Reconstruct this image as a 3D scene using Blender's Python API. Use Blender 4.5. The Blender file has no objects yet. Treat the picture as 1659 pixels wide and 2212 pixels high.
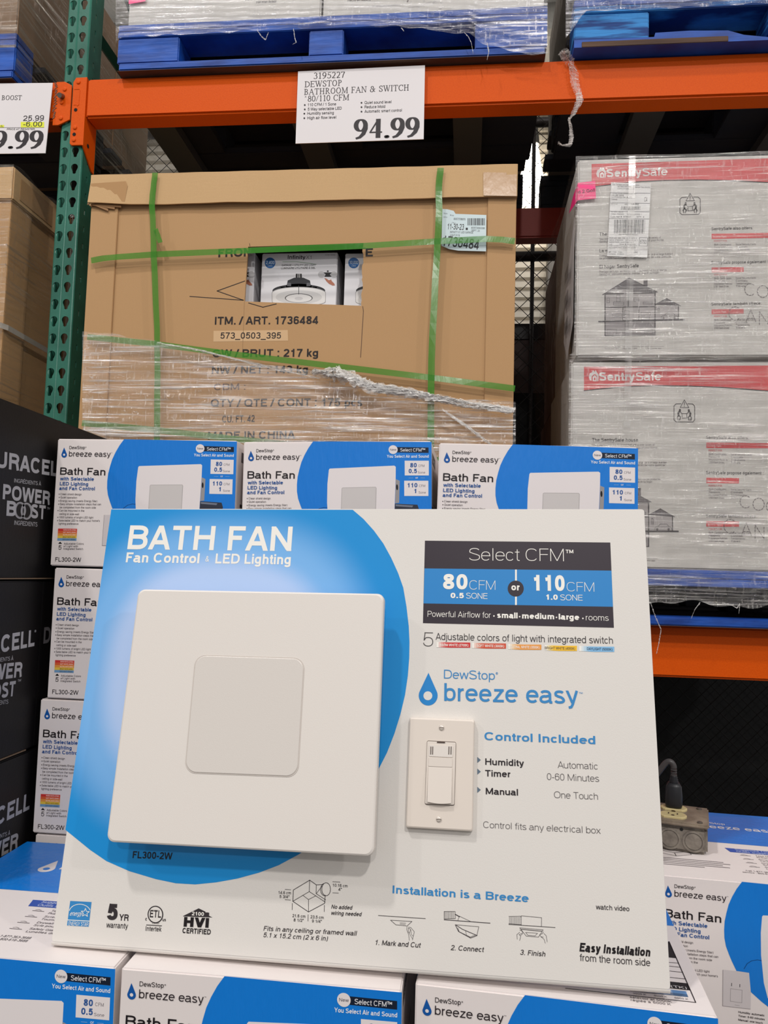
import bpy, bmesh, math, random
from mathutils import Vector, Matrix
random.seed(7)
R_ = math.radians
SC = bpy.context.scene
COL = SC.collection
# ------------------------------------------------------------------ camera
F_PX, CX, CY = 1700.0, 829.5, 1106.0
CAM = Vector((0, 0, 1.55))
def cam_basis(yaw, pitch, roll):
    y, p, r = R_(yaw), R_(pitch), R_(roll)
    F = Vector((-math.sin(y)*math.cos(p), math.cos(y)*math.cos(p), math.sin(p)))
    A = Vector((math.cos(y), math.sin(y), 0)); U = A.cross(F)
    return A*math.cos(r)+U*math.sin(r), -A*math.sin(r)+U*math.cos(r), F
CR, CU, CF = cam_basis(6.0, 4.5, 1.6)
cd = bpy.data.cameras.new('camera'); cam = bpy.data.objects.new('camera', cd); COL.objects.link(cam)
cd.sensor_fit = 'HORIZONTAL'; cd.sensor_width = 36; cd.lens = F_PX/1659*36; cd.clip_start = .02; cd.clip_end = 60
cam.matrix_world = Matrix((( CR.x, CU.x, -CF.x, CAM.x), (CR.y, CU.y, -CF.y, CAM.y), (CR.z, CU.z, -CF.z, CAM.z), (0, 0, 0, 1)))
SC.camera = cam
# ------------------------------------------------------------------ world, lamps, exposure
w = bpy.data.worlds.new('world'); SC.world = w; w.use_nodes = True
w.node_tree.nodes['Background'].inputs[0].default_value = (1, .975, .965, 1)
w.node_tree.nodes['Background'].inputs[1].default_value = .36
def lamp(x, y, z, power, size=.34, col=(1, .972, .945), rx=0, ry=0):
    d = bpy.data.lights.new('high_bay_lamp', 'AREA'); d.energy = power; d.size = size; d.color = col
    o = bpy.data.objects.new('high_bay_lamp', d); o.location = (x, y, z); o.rotation_euler = (rx, ry, 0); COL.objects.link(o)
for lx, ly, pw in ((-2.3, -1.4, 150), (1.9, -4.5, 215), (-7.5, -3.0, 130), (7.6, -3.2, 170), (0.4, -9.5, 190)):
    lamp(lx, ly, 7.4, pw, rx=R_(14 if ly > -2 else 32))
lamp(1.5, 7.2, 7.4, 120)
lamp(-5.5, 7.2, 7.4, 220)
SC.view_settings.view_transform = 'Standard'; SC.view_settings.look = 'None'
SC.view_settings.gamma = 1; SC.view_settings.use_curve_mapping = False
SC.view_settings.exposure = 0.16
# ------------------------------------------------------------------ measuring helpers (photograph pixel -> point on a real plane)
def ray(px, py): return CF + CR*((px-CX)/F_PX) - CU*((py-CY)/F_PX)
def onY(px, py, Y): r = ray(px, py); return CAM + r*(Y/r.y)
def onZ(px, py, Z): r = ray(px, py); return CAM + r*((Z-CAM.z)/r.z)
def onX(px, py, X): r = ray(px, py); return CAM + r*(X/r.x)
# ------------------------------------------------------------------ materials
MATS = {}
def lin(c):
    return tuple((v/255/12.92 if v/255 <= .04045 else ((v/255+.055)/1.055)**2.4) for v in c)
def mat(name, rgb, rough=.5, metal=0, noise=None, bump=None, spec=.5, emit=0, coat=0):
    """rgb in sRGB 0-255. noise=(scale, rgb2, amount, stretch) ; bump=(scale,strength,stretch)"""
    if name in MATS: return MATS[name]
    m = bpy.data.materials.new(name); m.use_nodes = True; nt = m.node_tree; b = nt.nodes['Principled BSDF']
    c = lin(rgb)+(1,); b.inputs['Base Color'].default_value = c
    b.inputs['Roughness'].default_value = rough; b.inputs['Metallic'].default_value = metal
    b.inputs['Specular IOR Level'].default_value = spec; b.inputs['Coat Weight'].default_value = coat
    if emit: b.inputs['Emission Color'].default_value = c; b.inputs['Emission Strength'].default_value = emit
    def tex(scale, stretch, detail=4):
        tc = nt.nodes.new('ShaderNodeTexCoord'); mp = nt.nodes.new('ShaderNodeMapping'); n = nt.nodes.new('ShaderNodeTexNoise')
        mp.inputs['Scale'].default_value = stretch or (1, 1, 1); n.inputs['Scale'].default_value = scale; n.inputs['Detail'].default_value = detail
        nt.links.new(tc.outputs['Object'], mp.inputs[0]); nt.links.new(mp.outputs[0], n.inputs['Vector']); return n
    if noise:
        sc, c2, am = noise[:3]; n = tex(sc, noise[3] if len(noise) > 3 else None)
        cr = nt.nodes.new('ShaderNodeValToRGB'); e = cr.color_ramp.elements
        e[0].position = .5-.5*(1-am)*.6; e[1].position = .5+.3*(1-am)+.05
        e[0].color = lin(c2)+(1,); e[1].color = c
        nt.links.new(n.outputs[0], cr.inputs[0]); nt.links.new(cr.outputs[0], b.inputs['Base Color'])
    if bump:
        n = tex(bump[0], bump[2] if len(bump) > 2 else None); bp = nt.nodes.new('ShaderNodeBump')
        bp.inputs['Strength'].default_value = bump[1]; bp.inputs['Distance'].default_value = .002
        nt.links.new(n.outputs[0], bp.inputs['Height']); nt.links.new(bp.outputs[0], b.inputs['Normal'])
    MATS[name] = m; return m
def ink(rgb, rough=.45):
    return mat('ink_%02x%02x%02x_%d' % (rgb[0], rgb[1], rgb[2], int(rough*100)), rgb, rough, spec=.35)
def film(name, clear=.75, streak=1.0, rot='x', tint=(235, 232, 228), rough=.12, bump=1.0, sc=9, gloss=.5):
    """stretch film: clear glossy skin with fine pulled streaks, milky patches and folds"""
    if name in MATS: return MATS[name]
    m = bpy.data.materials.new(name); m.use_nodes = True; nt = m.node_tree; N = nt.nodes; L = nt.links
    N.clear(); out = N.new('ShaderNodeOutputMaterial'); tc = N.new('ShaderNodeTexCoord')
    def noise(scale, st, det=5, ro=.6, wob=0):
        mp = N.new('ShaderNodeMapping'); mp.inputs['Scale'].default_value = st
        n = N.new('ShaderNodeTexNoise'); n.inputs['Scale'].default_value = scale; n.inputs['Detail'].default_value = det; n.inputs['Roughness'].default_value = ro; n.inputs['Distortion'].default_value = wob
        L.new(tc.outputs['Object'], mp.inputs[0]); L.new(mp.outputs[0], n.inputs['Vector']); return n.outputs[0]
    def rng(x, a, b, c, d):
        r = N.new('ShaderNodeMapRange'); r.inputs['From Min'].default_value = a; r.inputs['From Max'].default_value = b; r.inputs['To Min'].default_value = c; r.inputs['To Max'].default_value = d; L.new(x, r.inputs['Value']); return r.outputs[0]
    def mul(x, y, op='MULTIPLY'):
        q = N.new('ShaderNodeMath'); q.operation = op
        for i, v in enumerate((x, y)):
            if isinstance(v, (int, float)): q.inputs[i].default_value = v
            else: L.new(v, q.inputs[i])
        return q.outputs[0]
    hs = (.16, .16, 6) if rot == 'x' else (.16, 6, .5)
    vs_ = (5, 5, .35) if rot == 'x' else (.4, .4, 5)
    a = noise(sc*2.2, hs, 6, .62, .6); v_ = noise(sc*2.6, vs_, 3, .55, .3); wr = noise(sc*5, (1, 1, 1.6), 4, .6, 1.2); big = noise(2.6, (1, 1, 1), 2); fold = noise(sc*.9, (.3, .3, 3.2), 3, .5, 1.2)
    hgt = mul(mul(mul(a, 1.0), mul(v_, .35), 'ADD'), mul(mul(wr, .25), mul(fold, .9), 'ADD'), 'ADD')
    bp = N.new('ShaderNodeBump'); bp.inputs['Strength'].default_value = bump; bp.inputs['Distance'].default_value = .0032; L.new(hgt, bp.inputs['Height'])
    gl = N.new('ShaderNodeBsdfGlossy'); gl.inputs['Color'].default_value = lin(tint)+(1,); gl.inputs['Roughness'].default_value = rough+.03; L.new(bp.outputs[0], gl.inputs['Normal'])
    df = N.new('ShaderNodeBsdfDiffuse'); df.inputs['Color'].default_value = lin(tint)+(1,)
    tr = N.new('ShaderNodeBsdfTransparent')
    patch = rng(big, .36, .64, .35, 1.3)
    stre = mul(rng(a, .50, .68, 0, 1), 1.0); cross = rng(v_, .56, .72, 0, .45); crk = rng(wr, .60, .72, 0, .5)
    haze = mul(mul(mul(stre, cross, 'MAXIMUM'), crk, 'MAXIMUM'), patch)
    fd = N.new('ShaderNodeClamp'); fd.inputs['Max'].default_value = .95; L.new(mul(haze, (1-clear)*1.15*streak, 'MULTIPLY'), fd.inputs[0]); 
    add = mul(fd.outputs[0], (1-clear)*.10, 'ADD')
    m1_ = N.new('ShaderNodeMixShader'); L.new(add, m1_.inputs[0]); L.new(tr.outputs[0], m1_.inputs[1]); L.new(df.outputs[0], m1_.inputs[2])
    gf = mul(mul(mul(haze, .9), .10, 'ADD'), gloss, 'MULTIPLY'); gc_ = N.new('ShaderNodeClamp'); gc_.inputs['Max'].default_value = .6; L.new(gf, gc_.inputs[0])
    m2_ = N.new('ShaderNodeMixShader'); L.new(gc_.outputs[0], m2_.inputs[0]); L.new(m1_.outputs[0], m2_.inputs[1]); L.new(gl.outputs[0], m2_.inputs[2]); L.new(m2_.outputs[0], out.inputs[0])
    MATS[name] = m; return m
# ------------------------------------------------------------------ object helpers
def tag(o, label=None, cat=None, group=None, kind=None):
    if label: o['label'] = label
    if cat: o['category'] = cat
    if group: o['group'] = group
    if kind: o['kind'] = kind
    return o
def empty(name, loc, label=None, cat=None, group=None, kind=None):
    o = bpy.data.objects.new(name, None); o.location = loc; o.empty_display_size = .05; COL.objects.link(o)
    return tag(o, label, cat, group, kind)
def off_of(parent):
    v = Vector((0, 0, 0)); p = parent
    while p is not None: v += p.location; p = p.parent
    return v
def mk(name, verts, faces, mats, parent=None, midx=None, origin=None, smooth=False):
    """verts in world coordinates"""
    me = bpy.data.meshes.new(name)
    if origin is None and parent is None:
        xs = [v[0] for v in verts]; ys = [v[1] for v in verts]; zs = [v[2] for v in verts]
        origin = Vector(((min(xs)+max(xs))/2, (min(ys)+max(ys))/2, min(zs)))
    off = off_of(parent) if parent else Vector(origin)
    me.from_pydata([tuple(Vector(v)-off) for v in verts], [], faces)
    if not isinstance(mats, (list, tuple)): mats = [mats]
    for m in mats: me.materials.append(m)
    if midx: me.polygons.foreach_set('material_index', midx)
    if smooth: me.polygons.foreach_set('use_smooth', [True]*len(me.polygons))
    me.update()
    o = bpy.data.objects.new(name, me); COL.objects.link(o)
    if parent: o.parent = parent
    else: o.location = off
    return o
class G:
    """collects geometry"""
    def __init__(s): s.v = []; s.f = []
    def add(s, vs, fs):
        b = len(s.v); s.v += [Vector(v) for v in vs]; s.f += [[b+i for i in f] for f in fs]; return s
    def hexa(s, p):   # 8 points: bottom 4, top 4
        return s.add(p, [(3, 2, 1, 0), (4, 5, 6, 7), (0, 1, 5, 4), (1, 2, 6, 5), (2, 3, 7, 6), (3, 0, 4, 7)])
    def box(s, a, b, bev=0):
        x0, y0, z0 = [min(a[i], b[i]) for i in range(3)]; x1, y1, z1 = [max(a[i], b[i]) for i in range(3)]
        if not bev: return s.hexa([(x0, y0, z0), (x1, y0, z0), (x1, y1, z0), (x0, y1, z0), (x0, y0, z1), (x1, y0, z1), (x1, y1, z1), (x0, y1, z1)])
        bm = bmesh.new(); bmesh.ops.create_cube(bm, size=1)
        for v in bm.verts: v.co = Vector(((x0+x1)/2+v.co.x*(x1-x0), (y0+y1)/2+v.co.y*(y1-y0), (z0+z1)/2+v.co.z*(z1-z0)))
        bmesh.ops.bevel(bm, geom=list(bm.edges), offset=bev, segments=2, affect='EDGES')
        bm.verts.index_update(); s.add([v.co.copy() for v in bm.verts], [[v.index for v in f.verts] for f in bm.faces]); bm.free(); return s
    def obox(s, O, X, Y, Z, bev=0):   # oriented box from corner O and edge vectors
        t = G().box((0, 0, 0), (X.length, Y.length, Z.length), bev)
        xn, yn, zn = X.normalized(), Y.normalized(), Z.normalized()
        return s.add([O+xn*v.x+yn*v.y+zn*v.z for v in t.v], t.f)
    def tube(s, pts, r, n=8, cap=True):
        pts = [Vector(p) for p in pts]; rs = r if isinstance(r, (list, tuple)) else [r]*len(pts)
        vs = []; ref = Vector((0, 0, 1))
        for i, p in enumerate(pts):
            t = (pts[min(i+1, len(pts)-1)]-pts[max(i-1, 0)]).normalized()
            a = t.cross(ref)
            if a.length < 1e-3: a = t.cross(Vector((1, 0, 0)))
            a.normalize(); b = t.cross(a)
            for k in range(n): an = 2*math.pi*k/n; vs.append(p+(a*math.cos(an)+b*math.sin(an))*rs[i])
        fs = [(i*n+k, i*n+(k+1) % n, (i+1)*n+(k+1) % n, (i+1)*n+k) for i in range(len(pts)-1) for k in range(n)]
        if cap: fs += [list(range(n))[::-1], [(len(pts)-1)*n+k for k in range(n)]]
        return s.add(vs, fs)
    def grid(s, fn, nu, nv):
        vs = [fn(i/nu, j/nv) for j in range(nv+1) for i in range(nu+1)]
        return s.add(vs, [(j*(nu+1)+i, j*(nu+1)+i+1, (j+1)*(nu+1)+i+1, (j+1)*(nu+1)+i) for j in range(nv) for i in range(nu)])
    def out(s, name, m, parent=None, **k): return mk(name, s.v, s.f, m, parent, **k)
def solidify(o, t, off=0):
    md = o.modifiers.new('solid', 'SOLIDIFY'); md.thickness = t; md.offset = off; return o
def bevel(o, w_, seg=2, ang=35):
    md = o.modifiers.new('bevel', 'BEVEL'); md.width = w_; md.segments = seg; md.limit_method = 'ANGLE'; md.angle_limit = R_(ang); return o
# text outlines -----------------------------------------------------
TXT = {}
# grotesque letters drawn as constant-width strokes; cap height 1, x-height .73; h = half the stroke width
def el(cx, cy, rx, ry, a0, a1, n=None, p=2.35):
    n = n or max(4, int(abs(a1-a0)/18)); o = []
    for i in range(n+1):
        a = R_(a0+(a1-a0)*i/n); c, s_ = math.cos(a), math.sin(a)
        o.append((cx+rx*math.copysign(abs(c)**(2/p), c), cy+ry*math.copysign(abs(s_)**(2/p), s_)))
    return o
def sans_glyph(ch, h):
    B, C, XH = h, 1-h, .73; X = XH-h
    def st(x, a=0, b=1): return [(x, a), (x, b)]
    if ch.isdigit():
        W = .774; l, r = .06+h, W-.06-h; c = W/2
        return W, {'0': [el(c, .5, c-l, .5-h, 0, 360)], '1': [st(c+.06), [(c+.06, .8), (l+.06, .76)]] if h < .07 else [st(c+.06), [(c+.06, .76), (l+.02, .72)]],
            '2': [el(c, .7, r-c, C-.7, 172, -12)+[(r-.06, .52), (l+.1, .24), (l+.01, B+.03)], [(l-h, B), (r+h, B)]],
            '3': [el(c, .745, (r-c)*.92, C-.745, 168, 0)[:]+el(c, .745, (r-c)*.92, .745-.53, 0, -80)+[(c-.06, .53)], [(c-.02, .53)]+el(c, .29, r-c, .53-.29, 80, 0)+el(c, .29, r-c, .29-B, 0, -170)],
            '4': [st(r-.1), [(r+h, .24), (l-h, .24)], [(l-h+.02, .22), (r-.1, 1-h*.8)]],
            '5': [[(l+.05, .44)]+el(c, .33, r-c, .33-.02+.0, 120, 0)+el(c, .33, r-c, .33-B, 0, -168), [(l+.04, .42), (l+.1, 1)], [(l+.06, C), (r+h*.3, C)]],
            '6': [el(c, .33, r-c, .33-B, 0, 360), [(l, .33), (l+.01, .56)]+el(c, .66, c-l, C-.66, 170, 20)],
            '7': [[(l-h, C), (r+h, C)], [(r, C-h*.3), (c+.02, .45), (c-.1, 0)]],
            '8': [el(c, .75, (r-c)*.88, C-.75, 0, 360), el(c, .28, r-c, .28-B, 0, 360)],
            '9': [el(c, .67, r-c, C-.67, 0, 360), [(r, .67), (r-.01, .44)]+el(c, .34, r-c, .34-B, -10, -160)]}[ch]
    U = {'A': .9, 'B': .93, 'C': 1.0, 'D': 1.0, 'E': .86, 'F': .79, 'G': 1.07, 'H': 1.0, 'I': .38, 'J': .7, 'K': .93, 'L': .77, 'M': 1.16, 'N': 1.0, 'O': 1.08, 'P': .9, 'Q': 1.08, 'R': .98, 'S': .93, 'T': .85, 'U': 1.0, 'V': .88, 'W': 1.3, 'X': .9, 'Y': .9, 'Z': .85,
         'a': .76, 'b': .77, 'c': .7, 'd': .77, 'e': .77, 'f': .4, 'g': .77, 'h': .77, 'i': .31, 'j': .31, 'k': .7, 'l': .31, 'm': 1.16, 'n': .77, 'o': .77, 'p': .77, 'q': .77, 'r': .47, 's': .69, 't': .4, 'u': .77, 'v': .69, 'w': 1.0, 'x': .69, 'y': .69, 'z': .69,
         ' ': .38, '.': .36, ',': .36, ':': .36, '-': .46, '/': .4, '(': .44, ')': .44, "'": .25, '"': .46, '&': .93, '®': .9, '™': 1.2, '+': .8, '#': .8, '_': .77, '!': .36, '^': .6, '•': .5}
    base = {'À': 'A', 'É': 'E', 'é': 'e', 'è': 'e', 'à': 'a', 'Â': 'A'}.get(ch)
    if base:
        W, s_ = sans_glyph(base, h); t = 1.08 if base.isupper() else .82
        return W, s_+[[(W/2-.1, t+.14), (W/2+.04, t)] if ch in 'Àèà' else [(W/2+.12, t+.14), (W/2-.02, t)]]
    W = U.get(ch, .7)
    sb = .085 if ch in 'BDEFHIKLMNPRUbhiklmnprJ' else .045
    l, r = sb+h, W-(.085 if ch in 'HINMUdgqiuahmnl' else .045)-h; c = (l+r)/2
    rx = r-l; q = rx/2
    D = -.27
    if ch in 'CGO QSc': c = W/2; l = c-(W/2-.05-h); r = W-l; q = c-l
    T = {
     'A': lambda: [[(.01+h*.9, 0), (W/2, 1)], [(W/2, 1), (W-.01-h*.9, 0)], [(.2, .3), (W-.2, .3)]],
     'B': lambda: [st(l), [(l, C), (c, C)]+el(c, (C+.53)/2, q*.94, (C-.53)/2, 90, -90)+[(l, .53)], [(l, .53), (c+.02, .53)]+el(c+.02, (.53+B)/2, q-.02, (.53-B)/2, 90, -90)+[(l, B)]],
     'C': lambda: [el(c, .5, q, .5-h, 38, 322)], 'G': lambda: [el(c, .5, q, .5-h, 40, 318), [(c+.02, .46), (r+h*.6, .46)], [(r, .46), (r, 0)] if h < .04 else [(r-.0, .46), (r, .1)]],
     'O': lambda: [el(c, .5, q, .5-h, 0, 360)], 'Q': lambda: [el(c, .5, q, .5-h, 0, 360), [(c+.1, .24), (r, .0)]],
     'D': lambda: [st(l), [(l, C), (c-.06, C)]+el(c-.06, .5, r-c+.06, .5-h, 90, -90)+[(l, B)]],
     'E': lambda: [st(l), [(l, C), (r+h, C)], [(l, .53), (r, .53)], [(l, B), (r+h, B)]], 'F': lambda: [st(l), [(l, C), (r+h, C)], [(l, .52), (r-.03, .52)]],
     'H': lambda: [st(l), st(r), [(l, .53), (r, .53)]], 'I': lambda: [st(W/2)], 'J': lambda: [[(r, 1), (r, .3)]+el((l+r)/2-.02, .3, q, .3-B, 0, -170)],
     'K': lambda: [st(l), [(l, .34), (r+.01, 1)], [(l+.2, .56), (r+.02, 0)]], 'L': lambda: [st(l), [(l, B), (r+h, B)]],
     'M': lambda: [st(l), st(r), [(l, 1), (W/2, .0+h)], [(r, 1), (W/2, 0+h)]], 'N': lambda: [st(l), st(r), [(l, 1-h*.4), (r, h*.4)]],
     'P': lambda: [st(l), [(l, C), (c, C)]+el(c, (C+.46)/2, r-c, (C-.46)/2, 90, -90)+[(l, .46)]],
     'R': lambda: [st(l), [(l, C), (c+.02, C)]+el(c+.02, (C+.5)/2, r-c-.04, (C-.5)/2, 90, -90)+[(l, .5)], [(c, .5)]+[(c+.14, .48), (r-.08, .38), (r-.04, .2), (r+.0, 0)]],
     'S': lambda: [el(c, .745, q*.93, C-.745, 25, 180)+[(l+.04, .66), (c-.1, .56), (c+.1, .5), (r-.04, .4)]+el(c, .27, q, .27-B, 0, -165)],
     'T': lambda: [st(W/2), [(l-h, C), (r+h, C)]], 'U': lambda: [[(l, 1), (l, .36)]+el(c, .36, q, .36-B, 180, 360)+[(r, 1)]],
     'V': lambda: [[(.01+h*.9, 1), (W/2, 0)], [(W/2, 0), (W-.01-h*.9, 1)]], 'W': lambda: [[(.02+h*.8, 1), (.34, 0)], [(.34, 0), (W/2, 1)], [(W/2, 1), (W-.34, 0)], [(W-.34, 0), (W-.02-h*.8, 1)]],
     'X': lambda: [[(.02+h, 0), (W-.04-h, 1)], [(.04+h, 1), (W-.02-h, 0)]], 'Y': lambda: [[(.01+h, 1), (W/2, .42)], [(W-.01-h, 1), (W/2, .42)], [(W/2, .46), (W/2, 0)]],
     'Z': lambda: [[(l, C), (r+h, C)], [(l-h, B), (r+h, B)], [(r, C-h*.3), (l, B+h*.3)]],
     'a': lambda: [[(r-.02, .46)]+[(r-.02, .5)]+el(c-.02, .52, q*.92, X-.52, 10, 160), [(r-.02, .55), (r-.02, .16), (r, .06), (r+h+.03, B*.8)], [(r-.02, .43), (c, .38)]+el(c-.05, .21, q*.95, .39-.21, 95, 180)+el(c-.05, .21, q*.95, .21-B, 180, 270)+[(c+.06, B+.03), (r-.04, .16)]],
     'b': lambda: [st(l), el(c, XH/2, q, XH/2-h, 0, 360)], 'd': lambda: [st(r), el(c, XH/2, q, XH/2-h, 0, 360)],
     'p': lambda: [st(l, D, XH), el(c, XH/2, q, XH/2-h, 0, 360)], 'q': lambda: [st(r, D, XH), el(c, XH/2, q, XH/2-h, 0, 360)],
     'g': lambda: [[(r, XH), (r, -.02)]+el(c, -.03, q, -.03-D-h, 0, -165), el(c, XH/2+.01, q, XH/2-h-.01, 0, 360)],
     'c': lambda: [el(c, XH/2, q, XH/2-h, 38, 322)], 'o': lambda: [el(W/2, XH/2, W/2-.05-h, XH/2-h, 0, 360)],
     'e': lambda: [[(l, .385), (r+h*.6, .385)], [(r, .345)]+el(c, XH/2, q, XH/2-h, 5, 318)],
     'f': lambda: [[(.2, 0), (.2, .84)]+el(.33, .84, .13, C-.84, 180, 95)+[(.39, C)], [(.03, XH-h), (.37, XH-h)]], 't': lambda: [[(.2, .92), (.2, .16)]+el(.32, .16, .12, .16-B*.9, 180, 265)+[(.38, B*.95)], [(.03, XH-h), (.37, XH-h)]],
     'h': lambda: [st(l), [(l, .44)]+el(c, .47, q, X-.47, 170, 0)+[(r, 0)]], 'n': lambda: [st(l, 0, XH), [(l, .44)]+el(c, .47, q, X-.47, 170, 0)+[(r, 0)]],
     'm': lambda: [st(l, 0, XH), [(l, .44)]+el((l+W/2)/2, .49, (W/2-l)/2, X-.49, 170, 0)+[(W/2, 0)], [(W/2, .44)]+el((r+W/2)/2, .49, (r-W/2)/2, X-.49, 170, 0)+[(r, 0)]],
     'u': lambda: [st(r, 0, XH), [(l, XH), (l, .27)]+el(c, .26, q, .26-B, 180, 350)+[(r, .3)]], 'r': lambda: [st(l, 0, XH), [(l, .38)]+el(l+.26, .4, .26, X-.4, 165, 90)],
     'i': lambda: [st(W/2, 0, XH), st(W/2, 1-max(2*h, .09), 1)], 'j': lambda: [[(W/2, XH), (W/2, -.12), (W/2-.04, D+h+.02), (W/2-.13, D+h)], st(W/2, 1-max(2*h, .09), 1)], 'l': lambda: [st(W/2)],
     'k': lambda: [st(l), [(l, .24), (r, XH)], [(l+.16, .4), (r+.02, 0)]],
     's': lambda: [el(c, .54, q*.9, X-.54, 25, 180)+[(l+.04, .46), (c-.08, .4), (c+.08, .355), (r-.04, .28)]+el(c, .2, q, .2-B, 0, -165)],
     'v': lambda: [[(.01+h, XH), (W/2, 0)], [(W/2, 0), (W-.01-h, XH)]], 'w': lambda: [[(.01+h, XH), (.26, 0)], [(.26, 0), (W/2, XH)], [(W/2, XH), (W-.26, 0)], [(W-.26, 0), (W-.01-h, XH)]],
     'x': lambda: [[(.02+h, 0), (W-.03-h, XH)], [(.03+h, XH), (W-.02-h, 0)]], 'y': lambda: [[(.01+h, XH), (W/2+.01, .04)], [(W-.01-h, XH), (W/2+.02, -.02), (W/2-.06, D+h+.03), (W/2-.2, D+h)]],
     'z': lambda: [[(l, X), (r+h, X)], [(l-h, B), (r+h, B)], [(r, X), (l, B)]],
     '.': lambda: [st(W/2, 0, max(.11, 2*h))], ',': lambda: [[(W/2, .12), (W/2-.04, -.12)]], ':': lambda: [st(W/2, 0, max(.11, 2*h)), st(W/2, .6, .6+max(.11, 2*h))], '-': lambda: [[(.06, .36), (W-.06, .36)]],
     '/': lambda: [[(.02, -.02), (W-.02, 1.02)]], '(': lambda: [el(.42, .38, .28, .66, 130, 230)], ')': lambda: [el(.02, .38, .28, .66, 50, -50)], "'": lambda: [st(W/2, .68, 1)], '"': lambda: [st(.15, .68, 1), st(.32, .68, 1)],
     '&': lambda: [el(.42, .78, .16, C-.78, -70, 250)+[(.36, .6)], [(.28, .68), (.84, 0)], [(.46, .58), (.2, .42)]+el(.36, .27, .28, .27-B, 140, 300)+[(.72, .26), (.78, .44)]],
     '®': lambda: [el(.45, .5, .4, .45, 0, 360), st(.34, .3, .72), [(.34, .7), (.54, .68), (.54, .52), (.34, .5)], [(.46, .5), (.58, .3)]],
     '™': lambda: [[(.05, 1), (.5, 1)], st(.27, .5, 1), st(.62, .5, 1), st(1.06, .5, 1), [(.62, 1), (.84, .62)], [(1.06, 1), (.84, .62)]],
     '_': lambda: [[(0, -.12), (W, -.12)]], '+': lambda: [st(.4, .15, .65), [(.15, .4), (.65, .4)]], '#': lambda: [st(.28, 0, 1), st(.52, 0, 1), [(.08, .35), (.72, .35)], [(.08, .68), (.72, .68)]],
     '^': lambda: [[(.1, .7), (.3, 1)], [(.3, 1), (.5, .7)]], '!': lambda: [st(.18, .28, 1), st(.18, 0, .11)],
     '•': lambda: [st(.25, .3, .55)],
    }
    return W, (T[ch]() if ch in T else [])
def glyphs(s, wt=0, res=3):
    """wt: 0 regular, >0 bolder, <0 lighter"""
    k = ('sans', s, wt, res)
    if k in TXT: return TXT[k]
    hw = .066+wt*1.35 if wt >= 0 else max(.024, .066+wt*1.8)
    vs, fs, x = [], [], 0
    for ch in s:
        W, st = sans_glyph(ch, hw)
        for si, p in enumerate(st):
            p = [Vector(q) for q in p]; p = [q for i, q in enumerate(p) if i == 0 or (q-p[i-1]).length > 1e-5]
            if res == 1 and len(p) > 8: p = p[:1]+p[1:-1:2]+p[-1:]
            n = len(p)
            if n < 2: continue
            closed = n > 4 and (p[0]-p[-1]).length < 1e-4; b0 = len(vs)
            for i in range(n):
                a = p[i-1] if i else (p[-2] if closed else None); b = p[i+1] if i < n-1 else (p[1] if closed else None)
                d1 = (p[i]-a).normalized() if a is not None else None; d2 = (b-p[i]).normalized() if b is not None else None
                if d1 is None: d1 = d2
                if d2 is None: d2 = d1
                n1 = Vector((-d1.y, d1.x)); n2 = Vector((-d2.y, d2.x)); m_ = n1+n2
                m_ = m_.normalized() if m_.length > 1e-3 else n1
                o = m_*(hw/max(.5, m_.dot(n1)))
                if not closed and (i == 0 or i == n-1) and n == 2 and abs(d1.x) > .12 and abs(d1.y) > .3:   # diagonals end flat on the line
                    o = Vector((-hw/abs(d1.y), 0)) if d1.y > 0 else Vector((hw/abs(d1.y), 0))
                vs += [(x+p[i].x+o.x, p[i].y+o.y, si % 5), (x+p[i].x-o.x, p[i].y-o.y, si % 5)]
            fs += [[b0+2*i+1, b0+2*i+3, b0+2*i+2, b0+2*i] for i in range(n-1)]
        x += W
    x0 = min(v[0] for v in vs); x1 = max(v[0] for v in vs)
    TXT[k] = ([((a-x0)/(x1-x0), b, q) for a, b, q in vs], fs); return TXT[k]
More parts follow.
